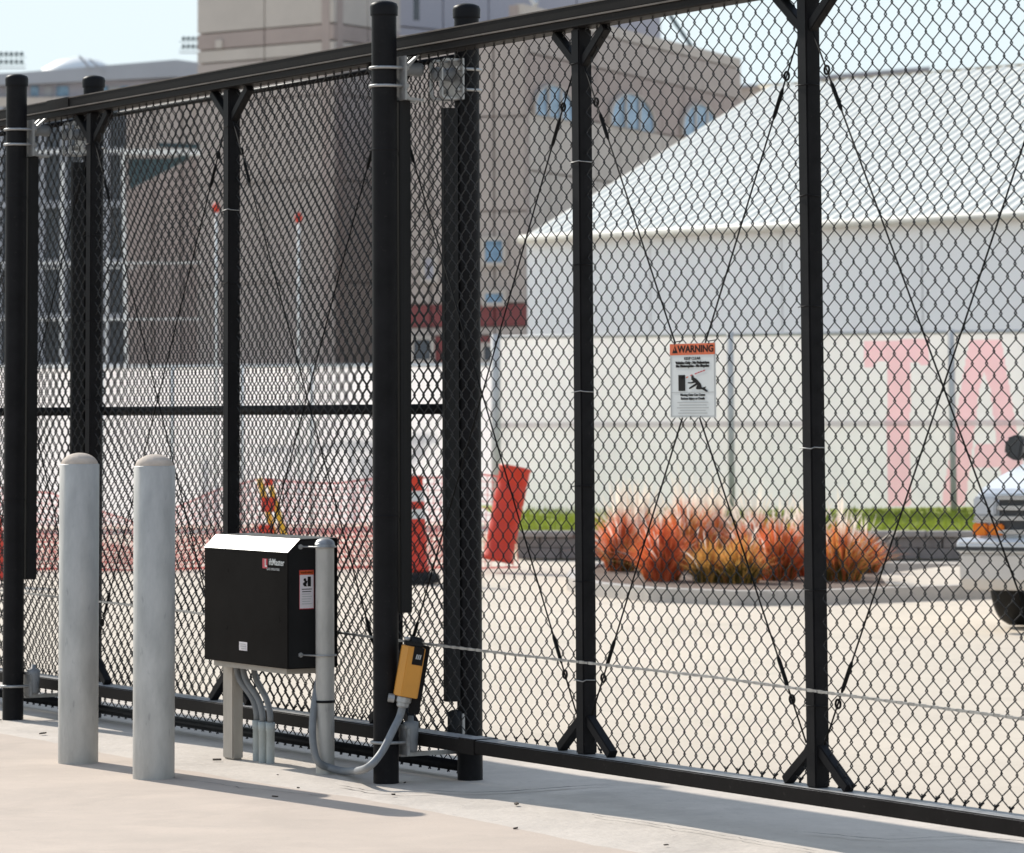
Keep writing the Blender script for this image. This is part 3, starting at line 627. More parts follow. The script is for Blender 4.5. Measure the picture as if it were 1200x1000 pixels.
def grass_clump(px, py, h, wd, seed, mix, label):
    foot = G(px, py); foot = Vector((foot.x, foot.y, .075))
    root = thing('ornamental_grass', foot, label, 'ornamental grass', 'clumps of ornamental grass on the planted island')
    r_ = random.Random(seed); layers = {}
    def blade(m, n, hh, w0, spread, tip=False):
        mb = layers.setdefault(m, MB())
        for _ in range(n):
            a = r_.uniform(0, 2 * math.pi); q_ = abs(r_.gauss(0, .8)); rad = min(q_, 1.6) * wd * .11; lean = (.10 + q_ * r_.uniform(.5, 1.1)) * spread
            bp = foot + Vector((math.cos(a) * rad, math.sin(a) * rad, 0)); H_ = hh * r_.uniform(.55, 1.08) * (1 - .16 * min(q_, 1.6)); a2 = a + r_.uniform(-.7, .7); dv = Vector((math.cos(a2), math.sin(a2), 0))
            pts = [bp + dv * lean * H_ * (u ** 1.8) + ZV * H_ * (u - .34 * lean * u ** 3) for u in (0, .3, .55, .8, 1)]
            an = r_.uniform(0, math.pi); sd = Vector((math.cos(an), math.sin(an), 0)); ws = (w0, w0, w0 * .85, w0 * .6, w0 * .1) if not tip else (w0 * .12, w0 * .14, w0 * .4, w0 * 1.0, w0 * .2)
            vs = []
            for p, w_ in zip(pts, ws): vs += [p - sd * w_, p + sd * w_]
            mb.add(vs, [(2 * i, 2 * i + 1, 2 * i + 3, 2 * i + 2) for i in range(4)], True)
    tot = int(900 * wd)
    blade('olive', int(tot * mix[0]), h * .50, .006, .75); blade('rust', int(tot * mix[1]), h * .90, .0055, .62); blade('amber', int(tot * mix[2]), h * .85, .0055, .66); blade('plume', int(tot * mix[3] * .30), h * 1.30, .008, .50, True)
    for k, nm in (('olive', 'base_leaves'), ('rust', 'rust_leaves'), ('amber', 'amber_leaves'), ('plume', 'plumes')):
        if k in layers and layers[k].f: tag(link(nm, layers[k], M[k], root, recalc=False), kind='stuff')
for px, py, h, wd, mix, lb in (
    (727, 680, .66, .62, (.50, .9, .12, .35), 'red grass clump at the left end of the island, beside the gate upright'),
    (748, 675, .64, .75, (.25, .8, .12, 1.2), 'red grass clump with tall cream plumes near the left end of the island'),
    (776, 692, .62, .72, (.25, 1.25, .05, .10), 'brightest red grass clump at the front of the island'),
    (804, 678, .74, .75, (.50, .6, .45, .30), 'tall rust and olive grass clump rising above its neighbours'),
    (830, 694, .44, .60, (.75, .05, .7, .05), 'low straw coloured grass clump at the front between red ones'),
    (836, 676, .66, .75, (.15, .6, .25, .95), 'pink plumed grass clump behind the low straw coloured one'),
    (868, 695, .50, .74, (1.2, .10, .55, .04), 'dark olive grass clump with amber tips at the front middle'),
    (884, 679, .60, .75, (.25, .8, .3, .55), 'orange pink grass clump behind the dark olive one'),
    (912, 691, .60, .80, (.35, 1.05, .2, .20), 'orange red grass clump right of the dark olive one'),
    (946, 686, .60, .68, (.35, 1.1, .2, .40), 'orange red grass clump partly hidden by the tall gate upright'),
    (986, 692, .58, .80, (1.0, .55, .65, .20), 'wide orange grass clump with dark olive base right of the upright'),
    (1013, 682, .42, .60, (.25, .7, .2, .25), 'small faded red grass clump at the right end of the island')):
    grass_clump(px, py, h * .92, wd, px, mix, lb)

# ---- low block wall and turf bank
YW = 36.2
wa, wc = XY(604, YW + .3), XY(1230, YW - .6)
lw = thing('retaining_wall', wa, 'low dark grey block retaining wall below the strip of green turf', 'wall')
d_ = (wc - wa); L_ = d_.length; d_ = d_.normalized(); bk = back(wa, wc, 1)
h_ = ZP(800, 623, YW)
blk = None
r_ = random.Random(9)
for row, (z0, z1, ln, m) in enumerate(((0, h_ * .40, .42, 'block'), (h_ * .41, h_ * .78, .42, 'block'), (h_ * .79, h_, .55, 'block_cap'))):
    x = -(row % 2) * .2; 
    while x < L_:
        x1 = min(x + ln, L_); a = max(x, 0) + .006
        if x1 - a > .05:
            b = MB(); o = r_.uniform(0, .018) - (.03 if row == 2 else 0); b.box(wa + d_ * (a + x1) / 2 + bk * (o + .15) + ZV * ((z0 + z1) / 2), d_ * ((x1 - a) / 2 - .004), bk * .15, ZV * ((z1 - z0) / 2))
            link('wall_block', b, M[m], lw, bevel=.008, segs=1)
        x = x1
tb = MB(); YB0, YB1 = 40.6, 39.6
fa, fc = XY(580, YB0), XY(1280, YB1 - .5)
tb.add([wa + bk * .28 + ZV * (h_ - .015), wc + bk * .28 + ZV * (h_ - .015), fc + ZV * .40 + Vector((2, 3, 0)), fa + ZV * .33 + Vector((-.2, 3, 0))], [(0, 1, 2, 3)])
struct('grass_bank', tb, M['turf'])
tf = MB(); r_ = random.Random(21)
for i in range(5200):
    u, v = r_.random(), r_.random() ** 1.3
    p = (wa + bk * .3).lerp(wc + bk * .3, u).lerp(fa.lerp(fc, u), v); p.z = h_ + (.37 - h_) * v - .02
    a = r_.uniform(0, 3.14); sd = Vector((math.cos(a), math.sin(a), 0)) * .012; ln = r_.uniform(.03, .075)
    tf.add([p - sd, p + sd, p + Vector((r_.uniform(-.03, .03), r_.uniform(-.03, .03), ln))], [(0, 1, 2)])
tag(link('turf_blades', tf, M['turf'], recalc=False), kind='stuff', label='bright green turf growing behind the low block wall', cat='grass')

# ---- printed screen fence on the turf
bf = thing('screen_fence', fa, 'long white printed screen fence with big pink letters behind the turf', 'fence')
fd = (fc - fa); FL = fd.length; fd = fd.normalized(); fn = -back(fa, fc, 1)
ZT = ZP(700, 394, (hit(700, fa, fd)).y); 
def zb_at(u): return .31 + .10 * u
def screen_sheet(a, d, L, z0f, z1, seed, n=90):
    mb = MB(); vs = []; bkn = Vector((-d.y, d.x, 0))
    rows = 6
    for i in range(n + 1):
        for k in range(rows + 1):
            u = i / n; x = u * L; z = z0f(u) + (z1 - z0f(u)) * k / rows
            vs.append(a + d * x + bkn * (.018 * math.sin(x * 2.6 + seed) + .012 * math.sin(x * 6.1 + k)) + ZV * z)
    fs = [(i * (rows + 1) + k, (i + 1) * (rows + 1) + k, (i + 1) * (rows + 1) + k + 1, i * (rows + 1) + k + 1) for i in range(n) for k in range(rows)]
    return mb.add(vs, fs, True)
def fence_uv(px, py): q = onplane(px, py, fa, fn); return (q - fa).dot(fd), q.z
LET = {'letter_T': [[(1013, 399), (1089, 398), (1089, 429), (1079, 429), (1076, 424), (1067, 424), (1067, 594), (1040, 594), (1040, 424), (1028, 424), (1024, 430), (1013, 430)]],
       'letter_A': [[(1136, 398), (1153, 398), (1153, 436), (1148, 455), (1131, 592), (1104, 592), (1106, 574)], [(1153, 398), (1173, 398), (1207, 592), (1177, 592), (1160, 455), (1153, 436)], [(1143, 520), (1168, 520), (1172, 548), (1139, 548)]]}
LUV = {k: [[fence_uv(*p) for p in pl] for pl in v] for k, v in LET.items()}
def inside(x, y, pl):
    r_ = False
    for (x0, y0), (x1, y1) in zip(pl, pl[1:] + pl[:1]):
        if (y0 > y) != (y1 > y) and x < (x1 - x0) * (y - y0) / (y1 - y0) + x0: r_ = not r_
    return r_
cloth = {'screen_fabric': MB(), 'letter_T': MB(), 'letter_A': MB()}
NX, NZ = 420, 112
def cpt(i, k):
    u = i / NX; x = u * FL; z0 = zb_at(u)
    return fa + fd * x + fn * (-.018 * math.sin(x * 2.6) - .010 * math.sin(x * 6.1 + k * .07) - .006 * math.sin(x * 17 + k * .16) * (1 - k / NZ)) + ZV * (z0 + (ZT - z0) * k / NZ)
for i in range(NX):
    for k in range(NZ):
        q = [cpt(i, k), cpt(i + 1, k), cpt(i + 1, k + 1), cpt(i, k + 1)]; c_ = (q[0] + q[2]) / 2; u_, z_ = (c_ - fa).dot(fd), c_.z; which = 'screen_fabric'
        for nm, pls in LUV.items():
            if any(inside(u_, z_, pl) for pl in pls): which = nm
        cloth[which].add(q, [(0, 1, 2, 3)], False)
for nm, mb_c in cloth.items(): link(nm, mb_c, M['screen' if nm == 'screen_fabric' else 'screen_print'], bf, recalc=False)
b = MB(); b.tube([fa + ZV * ZT + fn * .05, fc + ZV * ZT + fn * .05], .021, 8); link('top_rail', b, M['fencepole'], bf)
b = MB(); zm = ZP(900, 497, hit(900, fa, fd).y); b.box((fa + fc) / 2 + ZV * zm + fn * .045, fd * FL / 2, fn * .003, ZV * .03); link('seam_band', b, mat('grey_seam_fabric', (.90, .865, .865), .8, var=.04, trans=.75), bf)
for px in (583, 858, 1117):
    q = hit(px, fa, fd) + fn * .07
    b = MB(); b.tube([q + ZV * .2, q + ZV * (ZT + .03)], .034 if px > 600 else .05, 10); link('post', b, M['fencepole'], bf)
# ---- white screen fence farther left
YL = 47.0
la, lc = XY(-70, YL), XY(584, YL + .6)
lf = thing('screen_fence', la, 'plain white screen fence farther back on the left, behind the red netting', 'fence')
ld = (lc - la).normalized(); ll = (lc - la).length; zl = ZP(300, 429, YL); ln_ = -back(la, lc, 1)
link('screen_fabric', screen_sheet(la, ld, ll, lambda u: .02, zl, 4), M['screen'], lf, recalc=False)
b = MB(); b.tube([la + ZV * zl + ln_ * .03, lc + ZV * zl + ln_ * .03], .024, 8); link('top_rail', b, M['whitepaint'], lf)
for k in range(8):
    q = la + ld * (ll * (k + .3) / 8) + ln_ * .06
    b = MB(); b.tube([q, q + ZV * (zl + .02)], .022, 8); link('post', b, M['whitepaint'], lf)

# ---- red safety netting in front of it
YN = 34.5
net = MB()
tops = [(-60, 580), (0, 572), (60, 575), (118, 597), (160, 613), (205, 592), (255, 572), (310, 561), (400, 563), (485, 558), (560, 553), (606, 562)]
def ytop(px):
    for (a, ya), (c, yc) in zip(tops, tops[1:]):
        if a <= px <= c: return ya + (yc - ya) * (px - a) / (c - a)
    return tops[-1][1]
def ribbon(mb, pts, wv):
    L1 = [p + wv for p in pts]; R1 = [p - wv for p in pts]; n = len(pts)
    mb.add(L1 + R1, [(i, i + 1, n + i + 1, n + i) for i in range(n - 1)])
def netpoint(px, v, dz=0):
    q = XY(px, YN + .14 * math.sin(px * .031) + .05 * math.sin(px * .11) + .16 * math.sin(math.pi * v) * (.5 + .5 * math.sin(px * .02)))
    zt = ZP(px, ytop(px), YN) - .03 * abs(math.sin(px * .021)); zq = .0 + zt * v
    return Vector((q.x, q.y, zq + .004))
px = -60.0
while px < 606:
    ribbon(net, [netpoint(px + 2.0 * math.sin(v * 5 + px), v) for v in [k / 9 for k in range(10)]], Vector((.0030, 0, 0))); px += 7.4
for k in range(15):
    v = k / 14; ribbon(net, [netpoint(-60 + 666 * i / 110, v) for i in range(111)], Vector((0, 0, .0028 if 0 < k < 14 else .007)))
px = -60.0
while px < 560:                                                     # the lower part hangs double where the net has been folded up
    ribbon(net, [netpoint(px + 5 * math.sin(v * 9 + px), v) - Vector((0, .06, 0)) for v in [k / 8 * .46 for k in range(9)]], Vector((.0046, 0, 0))); px += 6.1
for k in range(9): ribbon(net, [netpoint(-60 + 620 * i / 110, .02 + .055 * k) - Vector((0, .06, 0)) for i in range(111)], Vector((0, 0, .0046)))
nt_ = thing('safety_netting', XY(280, YN), 'sagging red plastic safety netting strung along the lot behind the gate', 'netting')
link('net', net, M['net'], nt_, recalc=False)
for px in (-10, 119, 253, 350, 452, 540):
    q = XY(px, YN + .2); b = MB(); hgt = ZP(px, ytop(px) - 4, YN)
    b.tube([q, q + ZV * hgt], .012, 6); link('stake', b, M['fencepole'], nt_)

# ---- drums and barricade
def lean_drum(px0, py0, px1, py1, Y, r0, r1, label, bands=False, base=False):
    a = U(px0, py0, Y); a.z = max(a.z, .03 + (0.05 if base else 0)); c = U(px1, py1, Y + .05); ax = (c - a); L = ax.length; axn = ax.normalized()
    root = thing('traffic_drum', Vector((a.x, a.y, 0)), label, 'traffic drum')
    b = MB(); pr = [(0, 0), (r0 * 1.08, 0), (r0 * 1.08, L * .04), (r0, L * .06)]
    for k in range(1, 5):
        f = k / 5; rr_ = r0 + (r1 - r0) * f; pr += [(rr_ * 1.0, L * (f - .02)), (rr_ * .95, L * f), (rr_, L * (f + .02))]
    pr += [(r1, L * .96), (r1 * 1.06, L * .97), (r1 * 1.06, L * .995), (r1 * .8, L), (0, L)]
    b.lathe(a, pr, axis=axn, n=26); link('body', b, M['drum'], root)
    if bands:
        for f0, f1 in ((.55, .65), (.73, .84)):
            b = MB(); b.lathe(a, [((r0 + (r1 - r0) * f) * 1.02, L * f) for f in (f0, f1)], axis=axn, n=26); link('reflective_band', b, M['band'], root)
    if base:
        b = MB(); b.lathe(Vector((a.x, a.y, 0)), [(r0 * 1.9, 0), (r0 * 1.9, .06), (r0 * 1.5, .085), (0, .09)], n=24); link('rubber_base', b, M['rubber'], root)
lean_drum(583, 658, 604, 547, 33.7, .128, .135, 'red orange plastic drum leaning to the right beside the rear gate post')
lean_drum(487, 671, 483, 558, 31.6, .105, .085, 'upright red drum with pale bands and black rubber base, half hidden by a gate post', True, True)
lean_drum(-6, 684, -16, 590, 31.8, .11, .11, 'red drum cut off by the left edge of the photo')
bY = 32.5
bc = XY(322, bY)
ba = thing('barricade', bc, 'yellow and orange folding barricade seen just above the operator cabinet', 'barricade')
for (x0, y0, x1, y1) in ((304, 561, 330, 662), (317, 570, 343, 662)):
    b = MB(); b.bar(U(x0, y0, bY), U(x1, y1, bY + .1), .05, .03, (0, 1, 0)); link('leg', b, M['yellow'], ba)
for k, (x0, x1, y0, y1) in enumerate(((306, 322, 583, 600), (303, 321, 615, 630), (310, 320, 561, 569))):
    b = MB(); b.prism([U(x0, y0, bY - .05), U(x1, y0, bY - .05), U(x1, y1, bY - .05), U(x0, y1, bY - .05)], Vector((0, .02, 0))); link('board' if k < 2 else 'warning_lamp', b, M['drum'], ba)

# ---- white tent-like hall with ribbed roof
tA = XY(618, 60.0); te = Vector((.717, -.697, 0)); tg = Vector((.697, .717, 0)); ZE = ZP(618, 281, 60.0)
rdg = hit(905, tA, tg); SL = (rdg - tA).length; ZR = ZP(905, 106, rdg.y)
tent = thing('tent_hall', tA, 'large white hall with a ribbed sloping roof behind the printed screen fence', 'hall')
LT = 26.0
b = MB(); n_ = 10
for i in range(n_):
    pb = MB(); pb.prism([tA + te * (LT * i / n_ + .012), tA + te * (LT * (i + 1) / n_ - .012), tA + te * (LT * (i + 1) / n_ - .012) + ZV * ZE, tA + te * (LT * i / n_ + .012) + ZV * ZE], tg * .12); link('wall_panel', pb, M['tentwall'], tent)
b = MB(); b.prism([tA - te * .0 + tg * .14, tA + tg * SL * 2 , tA + tg * SL * 2 + ZV * ZE, tA + tg * SL + ZV * ZR, tA + tg * .14 + ZV * ZE], te * .1); link('gable_wall', b, M['tentwall'], tent)
rf = MB(); NR = int(LT / .20); vs = []
sl_dir = (tg * SL + ZV * (ZR - ZE)); sn = sl_dir.normalized().cross(te); sn = sn if sn.z > 0 else -sn
for i in range(NR * 4 + 1):
    x = LT * i / (NR * 4); ph = i % 4; hgt = (0, 0, .026, .026)[ph]
    for f in (-.02, 1.0): vs.append(tA + te * x + sl_dir * f + ZV * (ZE + .06) + sn * hgt)
rf.add(vs, [(2 * i, 2 * i + 2, 2 * i + 3, 2 * i + 1) for i in range(NR * 4)])
far = tA + tg * SL; vs2 = []
rf.add([far + te * -.25 + ZV * (ZR + .10), far + te * (LT - .25) + ZV * (ZR + .10), far + tg * SL + te * (LT - .25) + ZV * (ZE + .1), far + tg * SL + te * -.25 + ZV * (ZE + .1)], [(0, 1, 2, 3)])
link('roof', rf, M['tentroof'], tent, recalc=False)
b = MB(); b.tube([tA - tg * .14 + ZV * (ZE + .0), tA - tg * .14 + te * LT + ZV * (ZE + .0)], .07, 10); link('gutter', b, mat('grey_white_gutter', (0.50, 0.49, 0.45), .6), tent)

# ---- stadium
def panels(root, a, c, rows, cols, th=.25, gap=.045, joint=True):
    d = (c - a); L = d.length; d = d.normalized(); bk_ = back(a, c, 1)
    for z0, z1, m in rows:
        for i in range(cols):
            b = MB(); p0, p1 = a + d * (L * i / cols + gap / 2), a + d * (L * (i + 1) / cols - gap / 2)
            b.prism([p0 + ZV * (z0 + gap / 2), p1 + ZV * (z0 + gap / 2), p1 + ZV * (z1 - gap / 2), p0 + ZV * (z1 - gap / 2)], bk_ * th); link('wall_panel', b, M[m], root)
    b = wall_box(a + bk_ * (th * .6), c + bk_ * (th * .6), 0, rows[-1][1] - .05, th); link('joint_backing', b, M['brick'], root)
YT = 105.0
tc = XY(392, YT); dl = Vector((-.8, .6, 0)); dr = Vector((.51, .86, 0))
tl, trr = hit(230, tc, dl), hit(471, tc, dr)
stad = thing('stadium', tc, 'big beige and brown concrete stadium with arched blue windows behind the gate', 'stadium')
zz = lambda y: ZP(392, y, YT)
rows = [(0, zz(330), 'pinkwall'), (zz(330), zz(210), 'pinkwall'), (zz(210), zz(110), 'pinkwall'), (zz(110), zz(63), 'pinkwall'), (zz(63), zz(47), 'precast'), (zz(47), zz(27), 'brick'), (zz(27), zz(-60), 'precast'), (zz(-60), zz(-170), 'precast')]
panels(stad, tl, tc, rows, 2); panels(stad, tc, trr, rows, 2)
b = wall_box(tl + Vector((.3, .5, 0)), trr + Vector((-.3, .5, 0)), 0, zz(-172), 4.0); link('tower_core', b, M['precast'], stad)
q = hit(257, tc, dl); b = MB(); b.box(q + ZV * ZP(257, 52, q.y) - back(tl, tc, .02), dl * .12, Vector((.6, .8, 0)) * .03, ZV * .12); link('vent', b, M['precast'], stad)
# low annex left of the tower
aa, ac = XY(146, 108.5), XY(246, 108.2); za = ZP(150, 120, 108)
panels(stad, aa, ac, [(0, ZP(150, 372, 108), 'brick'), (ZP(150, 372, 108), ZP(150, 306, 108), 'brick'), (ZP(150, 306, 108), ZP(150, 185, 108), 'brick'), (ZP(150, 185, 108), za, 'pinkwall')], 3)
ga, gc = XY(-80, 109.5), XY(147, 109.3)
b = wall_box(ga, gc, 0, za, .3); link('glass_wall', b, M['darkglass'], stad)
for k in range(9):
    q0 = ga.lerp(gc, (k + .1) / 9); b = MB(); b.box(q0 + ZV * za / 2 - Vector((0, .08, 0)), Vector((.09, 0, 0)), Vector((0, .08, 0)), ZV * za / 2); link('mullion', b, M['roofgrey'], stad)
for y in (430, 372, 308, 240, 178):
    z = ZP(60, y, 109.4); b = MB(); b.box((ga + gc) / 2 + ZV * z - Vector((0, .1, 0)), Vector((gc.x - ga.x, gc.y - ga.y, 0)) / 2, Vector((0, .1, 0)), ZV * .10); link('floor_band', b, M['roofgrey'], stad)
# wall between tower and facade, with red entrance
sa, sc = XY(468, 100.2), XY(618, 99.4); zq = lambda y: ZP(560, y, 100.5)
panels(stad, sa, sc, [(0, zq(424), 'brick'), (zq(424), zq(394), 'maroon'), (zq(394), zq(384), 'pinkwall'), (zq(384), zq(357), 'maroon'), (zq(357), zq(250), 'pinkwall'), (zq(250), zq(140), 'pinkwall'), (zq(140), zq(42), 'pinkwall')], 4)
def pane(px0, px1, y0, y1, a, c, m='glass', name='window', fr=.05):
    d = (c - a).normalized(); n = -back(a, c, 1); p0, p1 = hit(px0, a, d), hit(px1, a, d); pm = (p0 + p1) / 2; z0, z1 = ZP(px0, y1, pm.y), ZP(px0, y0, pm.y)
    b = MB(); b.box(pm + n * .03 + ZV * (z0 + z1) / 2, (p1 - p0) / 2, n * .025, ZV * (z1 - z0) / 2); o = link(name, b, M[m], stad)
    b = MB()
    for e in (p0, p1): b.box(e + n * .05 + ZV * (z0 + z1) / 2, d * fr, n * .05, ZV * ((z1 - z0) / 2 + fr))
    for z in (z0, z1): b.box(pm + n * .05 + ZV * z, (p1 - p0) / 2 - d * fr * .99, n * .048, ZV * fr)
    link('window_frame', b, M['precast'], o); return o
pane(568, 593, 280, 310, sa, sc); pane(568, 593, 342, 357, sa, sc); pane(497, 512, 300, 330, sa, sc, 'lavender'); pane(484, 508, 396, 424, sa, sc, 'darkglass', 'door'); pane(566, 580, 404, 425, sa, sc, 'darkglass', 'door')
for px in (498, 585): 
    q = hit(px, sa, (sc - sa).normalized()); b = MB(); b.box(q + ZV * zq(200) * .5 + ZV * zq(357) * .5 - Vector((0, .15, 0)), Vector((.32, 0, 0)), Vector((0, .15, 0)), ZV * (zq(40) - zq(357)) / 2 * .99) if px == 585 and False else None
# curving facade with arched windows: runs away to the right
gA = XY(616, 100.0); gd = Vector((.38, .925, 0)).normalized(); gE = hit(873, gA, gd); zgt = ZP(873, 68, gE.y)
zw = lambda px, y: ZP(px, y, hit(px, gA, gd).y)
zb1, zb2, zb3 = zw(740, 150), zw(740, 88), zw(740, 290)
panels(stad, gA, gE, [(0, zb3, 'brick'), (zb3, zb1 - 1.6, 'precast'), (zb1 - 1.6, zb1, 'precast'), (zb1, zb2, 'brick'), (zb2, zgt - .35, 'pinkwall'), (zgt - .35, zgt, 'precast')], 10)
b = MB(); bb_ = back(gA, gE, 1); b.prism([gA + bb_ * .5 , gE + bb_ * .5, gE + bb_ * 2.5, gA + bb_ * 2.5], ZV * (zgt - .6)); link('facade_core', b, M['pinkwall'], stad)
gn = -back(gA, gE, 1)
for px, hw, yt, yb in ((649, 23, 101, 138), (741, 25, 111, 151), (822, 21, 123, 162)):
    q0, q1 = hit(px - hw, gA, gd), hit(px + hw, gA, gd); qm = (q0 + q1) / 2; W = (q1 - q0).length / 2; z0, z1 = zw(px, yb), zw(px, yt); Hh = z1 - z0
    def arch(sc_, l): return [qm + gd * (-W * sc_) + gn * l + ZV * z0] + [qm + gd * (-W * sc_ * math.cos(a)) + gn * l + ZV * (z0 + Hh * .25 + Hh * .75 * sc_ * math.sin(a)) for a in [i * math.pi / 10 for i in range(11)]] + [qm + gd * W * sc_ + gn * l + ZV * z0]
    b = MB(); b.prism(arch(1.0, .02), gn * .04); wo = link('arched_window', b, M['glass'], stad)
    b = MB(); o1, i1 = arch(1.06, .02), arch(1.0, .02)
    for i in range(len(o1) - 1): b.prism([o1[i], o1[i + 1], i1[i + 1], i1[i]], gn * .10)
    link('window_frame', b, M['precast'], wo)
    for f in (-.33, .33):
        b = MB(); b.box(qm + gd * W * f + gn * .08 + ZV * (z0 + Hh * .45), gd * .05, gn * .03, ZV * Hh * .45); link('mullion', b, M['precast'], wo)
# metal clad top storey
pa, pc_ = XY(466, 113.0), XY(779, 121.0)
panels(stad, pa, pc_, [(0, ZP(700, 150, 119), 'pinkwall'), (ZP(700, 150, 119), ZP(700, 52, 119), 'lavender'), (ZP(700, 52, 119), ZP(700, -25, 119), 'lavender'), (ZP(700, -25, 119), ZP(700, -110, 119), 'lavender')], 6, gap=.05)
b = MB(); b.bar(U(628, 6, 99.0) , U(612, -22, 99.5), .12, .12); b2 = None; link('roof_strut', b, M['fencepole'], stad)
b = MB(); b.bar(U(785, 18, 113), U(812, 57, 113), .10, .10); link('roof_strut', b, M['lamp'], stad)
b = MB(); b.bar(U(488, 24, 100.8), U(488, -60, 100.8), .16, .10, (0, 1, 0)); link('downpipe', b, M['darkglass'], stad)

# ---- white steel canopy frame and railings in front of the annex
YC = 52.0
cf = thing('canopy_frame', XY(147, YC), 'white steel canopy frame with railings in front of the dark glass', 'frame')
def cbar(x0, y0, x1, y1, w_, m='whitepaint', name='rail', dy=0):
    b = MB(); b.bar(U(x0, y0, YC + dy), U(x1, y1, YC + dy), w_, w_, (0, 1, 0)); link(name, b, M[m], cf)
cbar(144, 175, 148, 432, .045, name='post'); cbar(73, 190, 72, 432, .04, name='post'); cbar(126, 300, 124, 432, .025, name='post'); cbar(-20, 180, -20, 432, .045, name='post')
cbar(-30, 309, 236, 308, .028); cbar(-30, 375, 236, 374, .028); cbar(-30, 315, 160, 314, .014)
cbar(140, 178, 236, 179, .07, name='beam'); cbar(40, 178, 140, 177, .035, name='beam'); cbar(150, 205, 222, 182, .05, 'lamp', 'bracket', .1); cbar(186, 170, 234, 172, .06, 'lamp', 'beam', .1)
q = U(175, 195, YC); b = MB(); b.prism([U(150, 186, YC + .05), U(222, 186, YC + .05), U(152, 222, YC + .05)], Vector((0, .06, 0))); link('awning_side', b, M['lamp'], cf)
for px, yt in ((253, 237), (350, 249)):
    q = XY(px, 45.5); zt = ZP(px, yt, 45.5); root = thing('marker_pole', q, 'thin white marker pole with red tip, %s' % ('near the thinner gate upright above the cabinet' if px < 300 else 'midway between the gate upright and the front post'), 'pole', 'thin marker poles behind the white screen')
    b = MB(); b.tube([q, q + ZV * (zt - .12)], .016, 6); link('shaft', b, M['whitepaint'], root)
    b = MB(); b.tube([q + ZV * (zt - .12), q + ZV * (zt - .06), q + ZV * zt], [.03, .05, .02], 8); link('tip', b, M['drum'], root)

# ---- far wing and floodlights
YF = 190.0
fw = thing('far_stand', XY(100, YF), 'pale far grandstand roof and windows at the upper left', 'grandstand')
def slab(name, x0, x1, yt0, yt1, yb0, yb1, m, dy=0.0, th=3.0):
    b = MB(); b.prism([U(x0, yb0, YF + dy), U(x1, yb1, YF + dy), U(x1, yt1, YF + dy), U(x0, yt0, YF + dy)], Vector((0, th, 0))); return link(name, b, M[m], fw)
slab('roof_edge', 24, 206, 85, 70, 99, 90, 'roofgrey'); slab('roof_edge', 206, 238, 70, 74, 90, 96, 'roofgrey'); slab('roof_edge', -40, 24, 88, 85, 101, 99, 'roofgrey')
slab('glass_wall', -40, 238, 101, 92, 118, 116, 'lavender', .8); slab('parapet', -40, 238, 114, 114, 150, 150, 'precast', .3); slab('lower_wall', -40, 238, 150, 150, 470, 470, 'precast', 1.2)
for k, px in enumerate((6, 36, 52, 66, 98, 118, 126, 142, 160, 178, 200, 220)): slab('window', px, px + (9 if k % 3 else 14), 101, 101, 113, 113, 'glass' if k % 2 else 'roofgrey', .72)
b = MB(); q = U(92, 84, YF + 6); b.lathe(Vector((q.x, q.y, q.z)), [(2.3, -1.2), (1.9, .1), (1.1, .55), (.3, .72), (0, .75)], n=20); link('roof_dome', b, M['whitepaint'], fw)
b = MB(); b.bar(U(93, 66, YF), U(107, 82, YF), .12, .12, (0, 1, 0)); b.bar(U(105, 70, YF), U(122, 84, YF), .1, .1, (0, 1, 0)); link('roof_strut', b, M['roofgrey'], fw)
def floodlight(x0, x1, rowsy, cols, Y, mast, label):
    root = thing('floodlight_rack', XY((x0 + x1) / 2, Y), label, 'floodlights')
    for y in rowsy:
        for i in range(cols):
            x = x0 + (x1 - x0) * (i + .5) / cols; q = U(x, y, Y); b = MB(); b.lathe(q, [(0, -.05), (.06, -.05), (.10, .10), (.08, .13), (0, .15)], axis=Vector((.25, -1, -.25)), n=12); link('lamp_head', b, M['lamp'], root)
        b = MB(); b.bar(U(x0 - 2, y + 4, Y + .2), U(x1 + 2, y + 4, Y + .2), .03, .03, (0, 1, 0)); link('crossbar', b, M['lamp'], root)
    b = MB(); b.bar(U(x0 - 2, rowsy[-1] + 8, Y + .2), U(x1 + 2, rowsy[-1] + 8, Y + .2), .05, .05, (0, 1, 0)); link('crossbar', b, M['roofgrey'], root)
    b = MB(); b.tube([XY(mast, Y + .5), U(mast, rowsy[0] - 4, Y + .5)], [.35, .22], 12); link('mast', b, M['roofgrey'], root)
floodlight(-32, 28, (63, 72), 10, 178, -8, 'dark floodlight rack above the far grandstand at the left edge')
floodlight(212, 262, (45, 54), 9, 182, 240, 'dark floodlight rack peeking out left of the stadium tower')

# ---- distant buildings behind the white hall
for nm, (x0, x1, y0, y1), Y, m, lb in (('distant_building', (858, 944, 100, 96), 230, 'pinkwall', 'dim brownish distant building between the stadium and the white roof'), ('distant_building', (944, 1090, 90, 78), 260, 'lavender', 'pale distant building showing just above the white ribbed roof')):
    root = thing(nm, XY((x0 + x1) / 2, Y), lb, 'building')
    b = MB(); b.prism([XY(x0, Y), XY(x1, Y), U(x1, y1, Y), U(x0, y0, Y)], Vector((0, 10, 0))); link('wall', b, M[m], root)
    b = MB(); b.prism([U(x0, y0 + 3, Y - .3), U(x1, y1 + 3, Y - .3), U(x1, y1, Y - .3), U(x0, y0, Y - .3)], Vector((0, .28, 0))); link('parapet', b, M['roofgrey'], root)

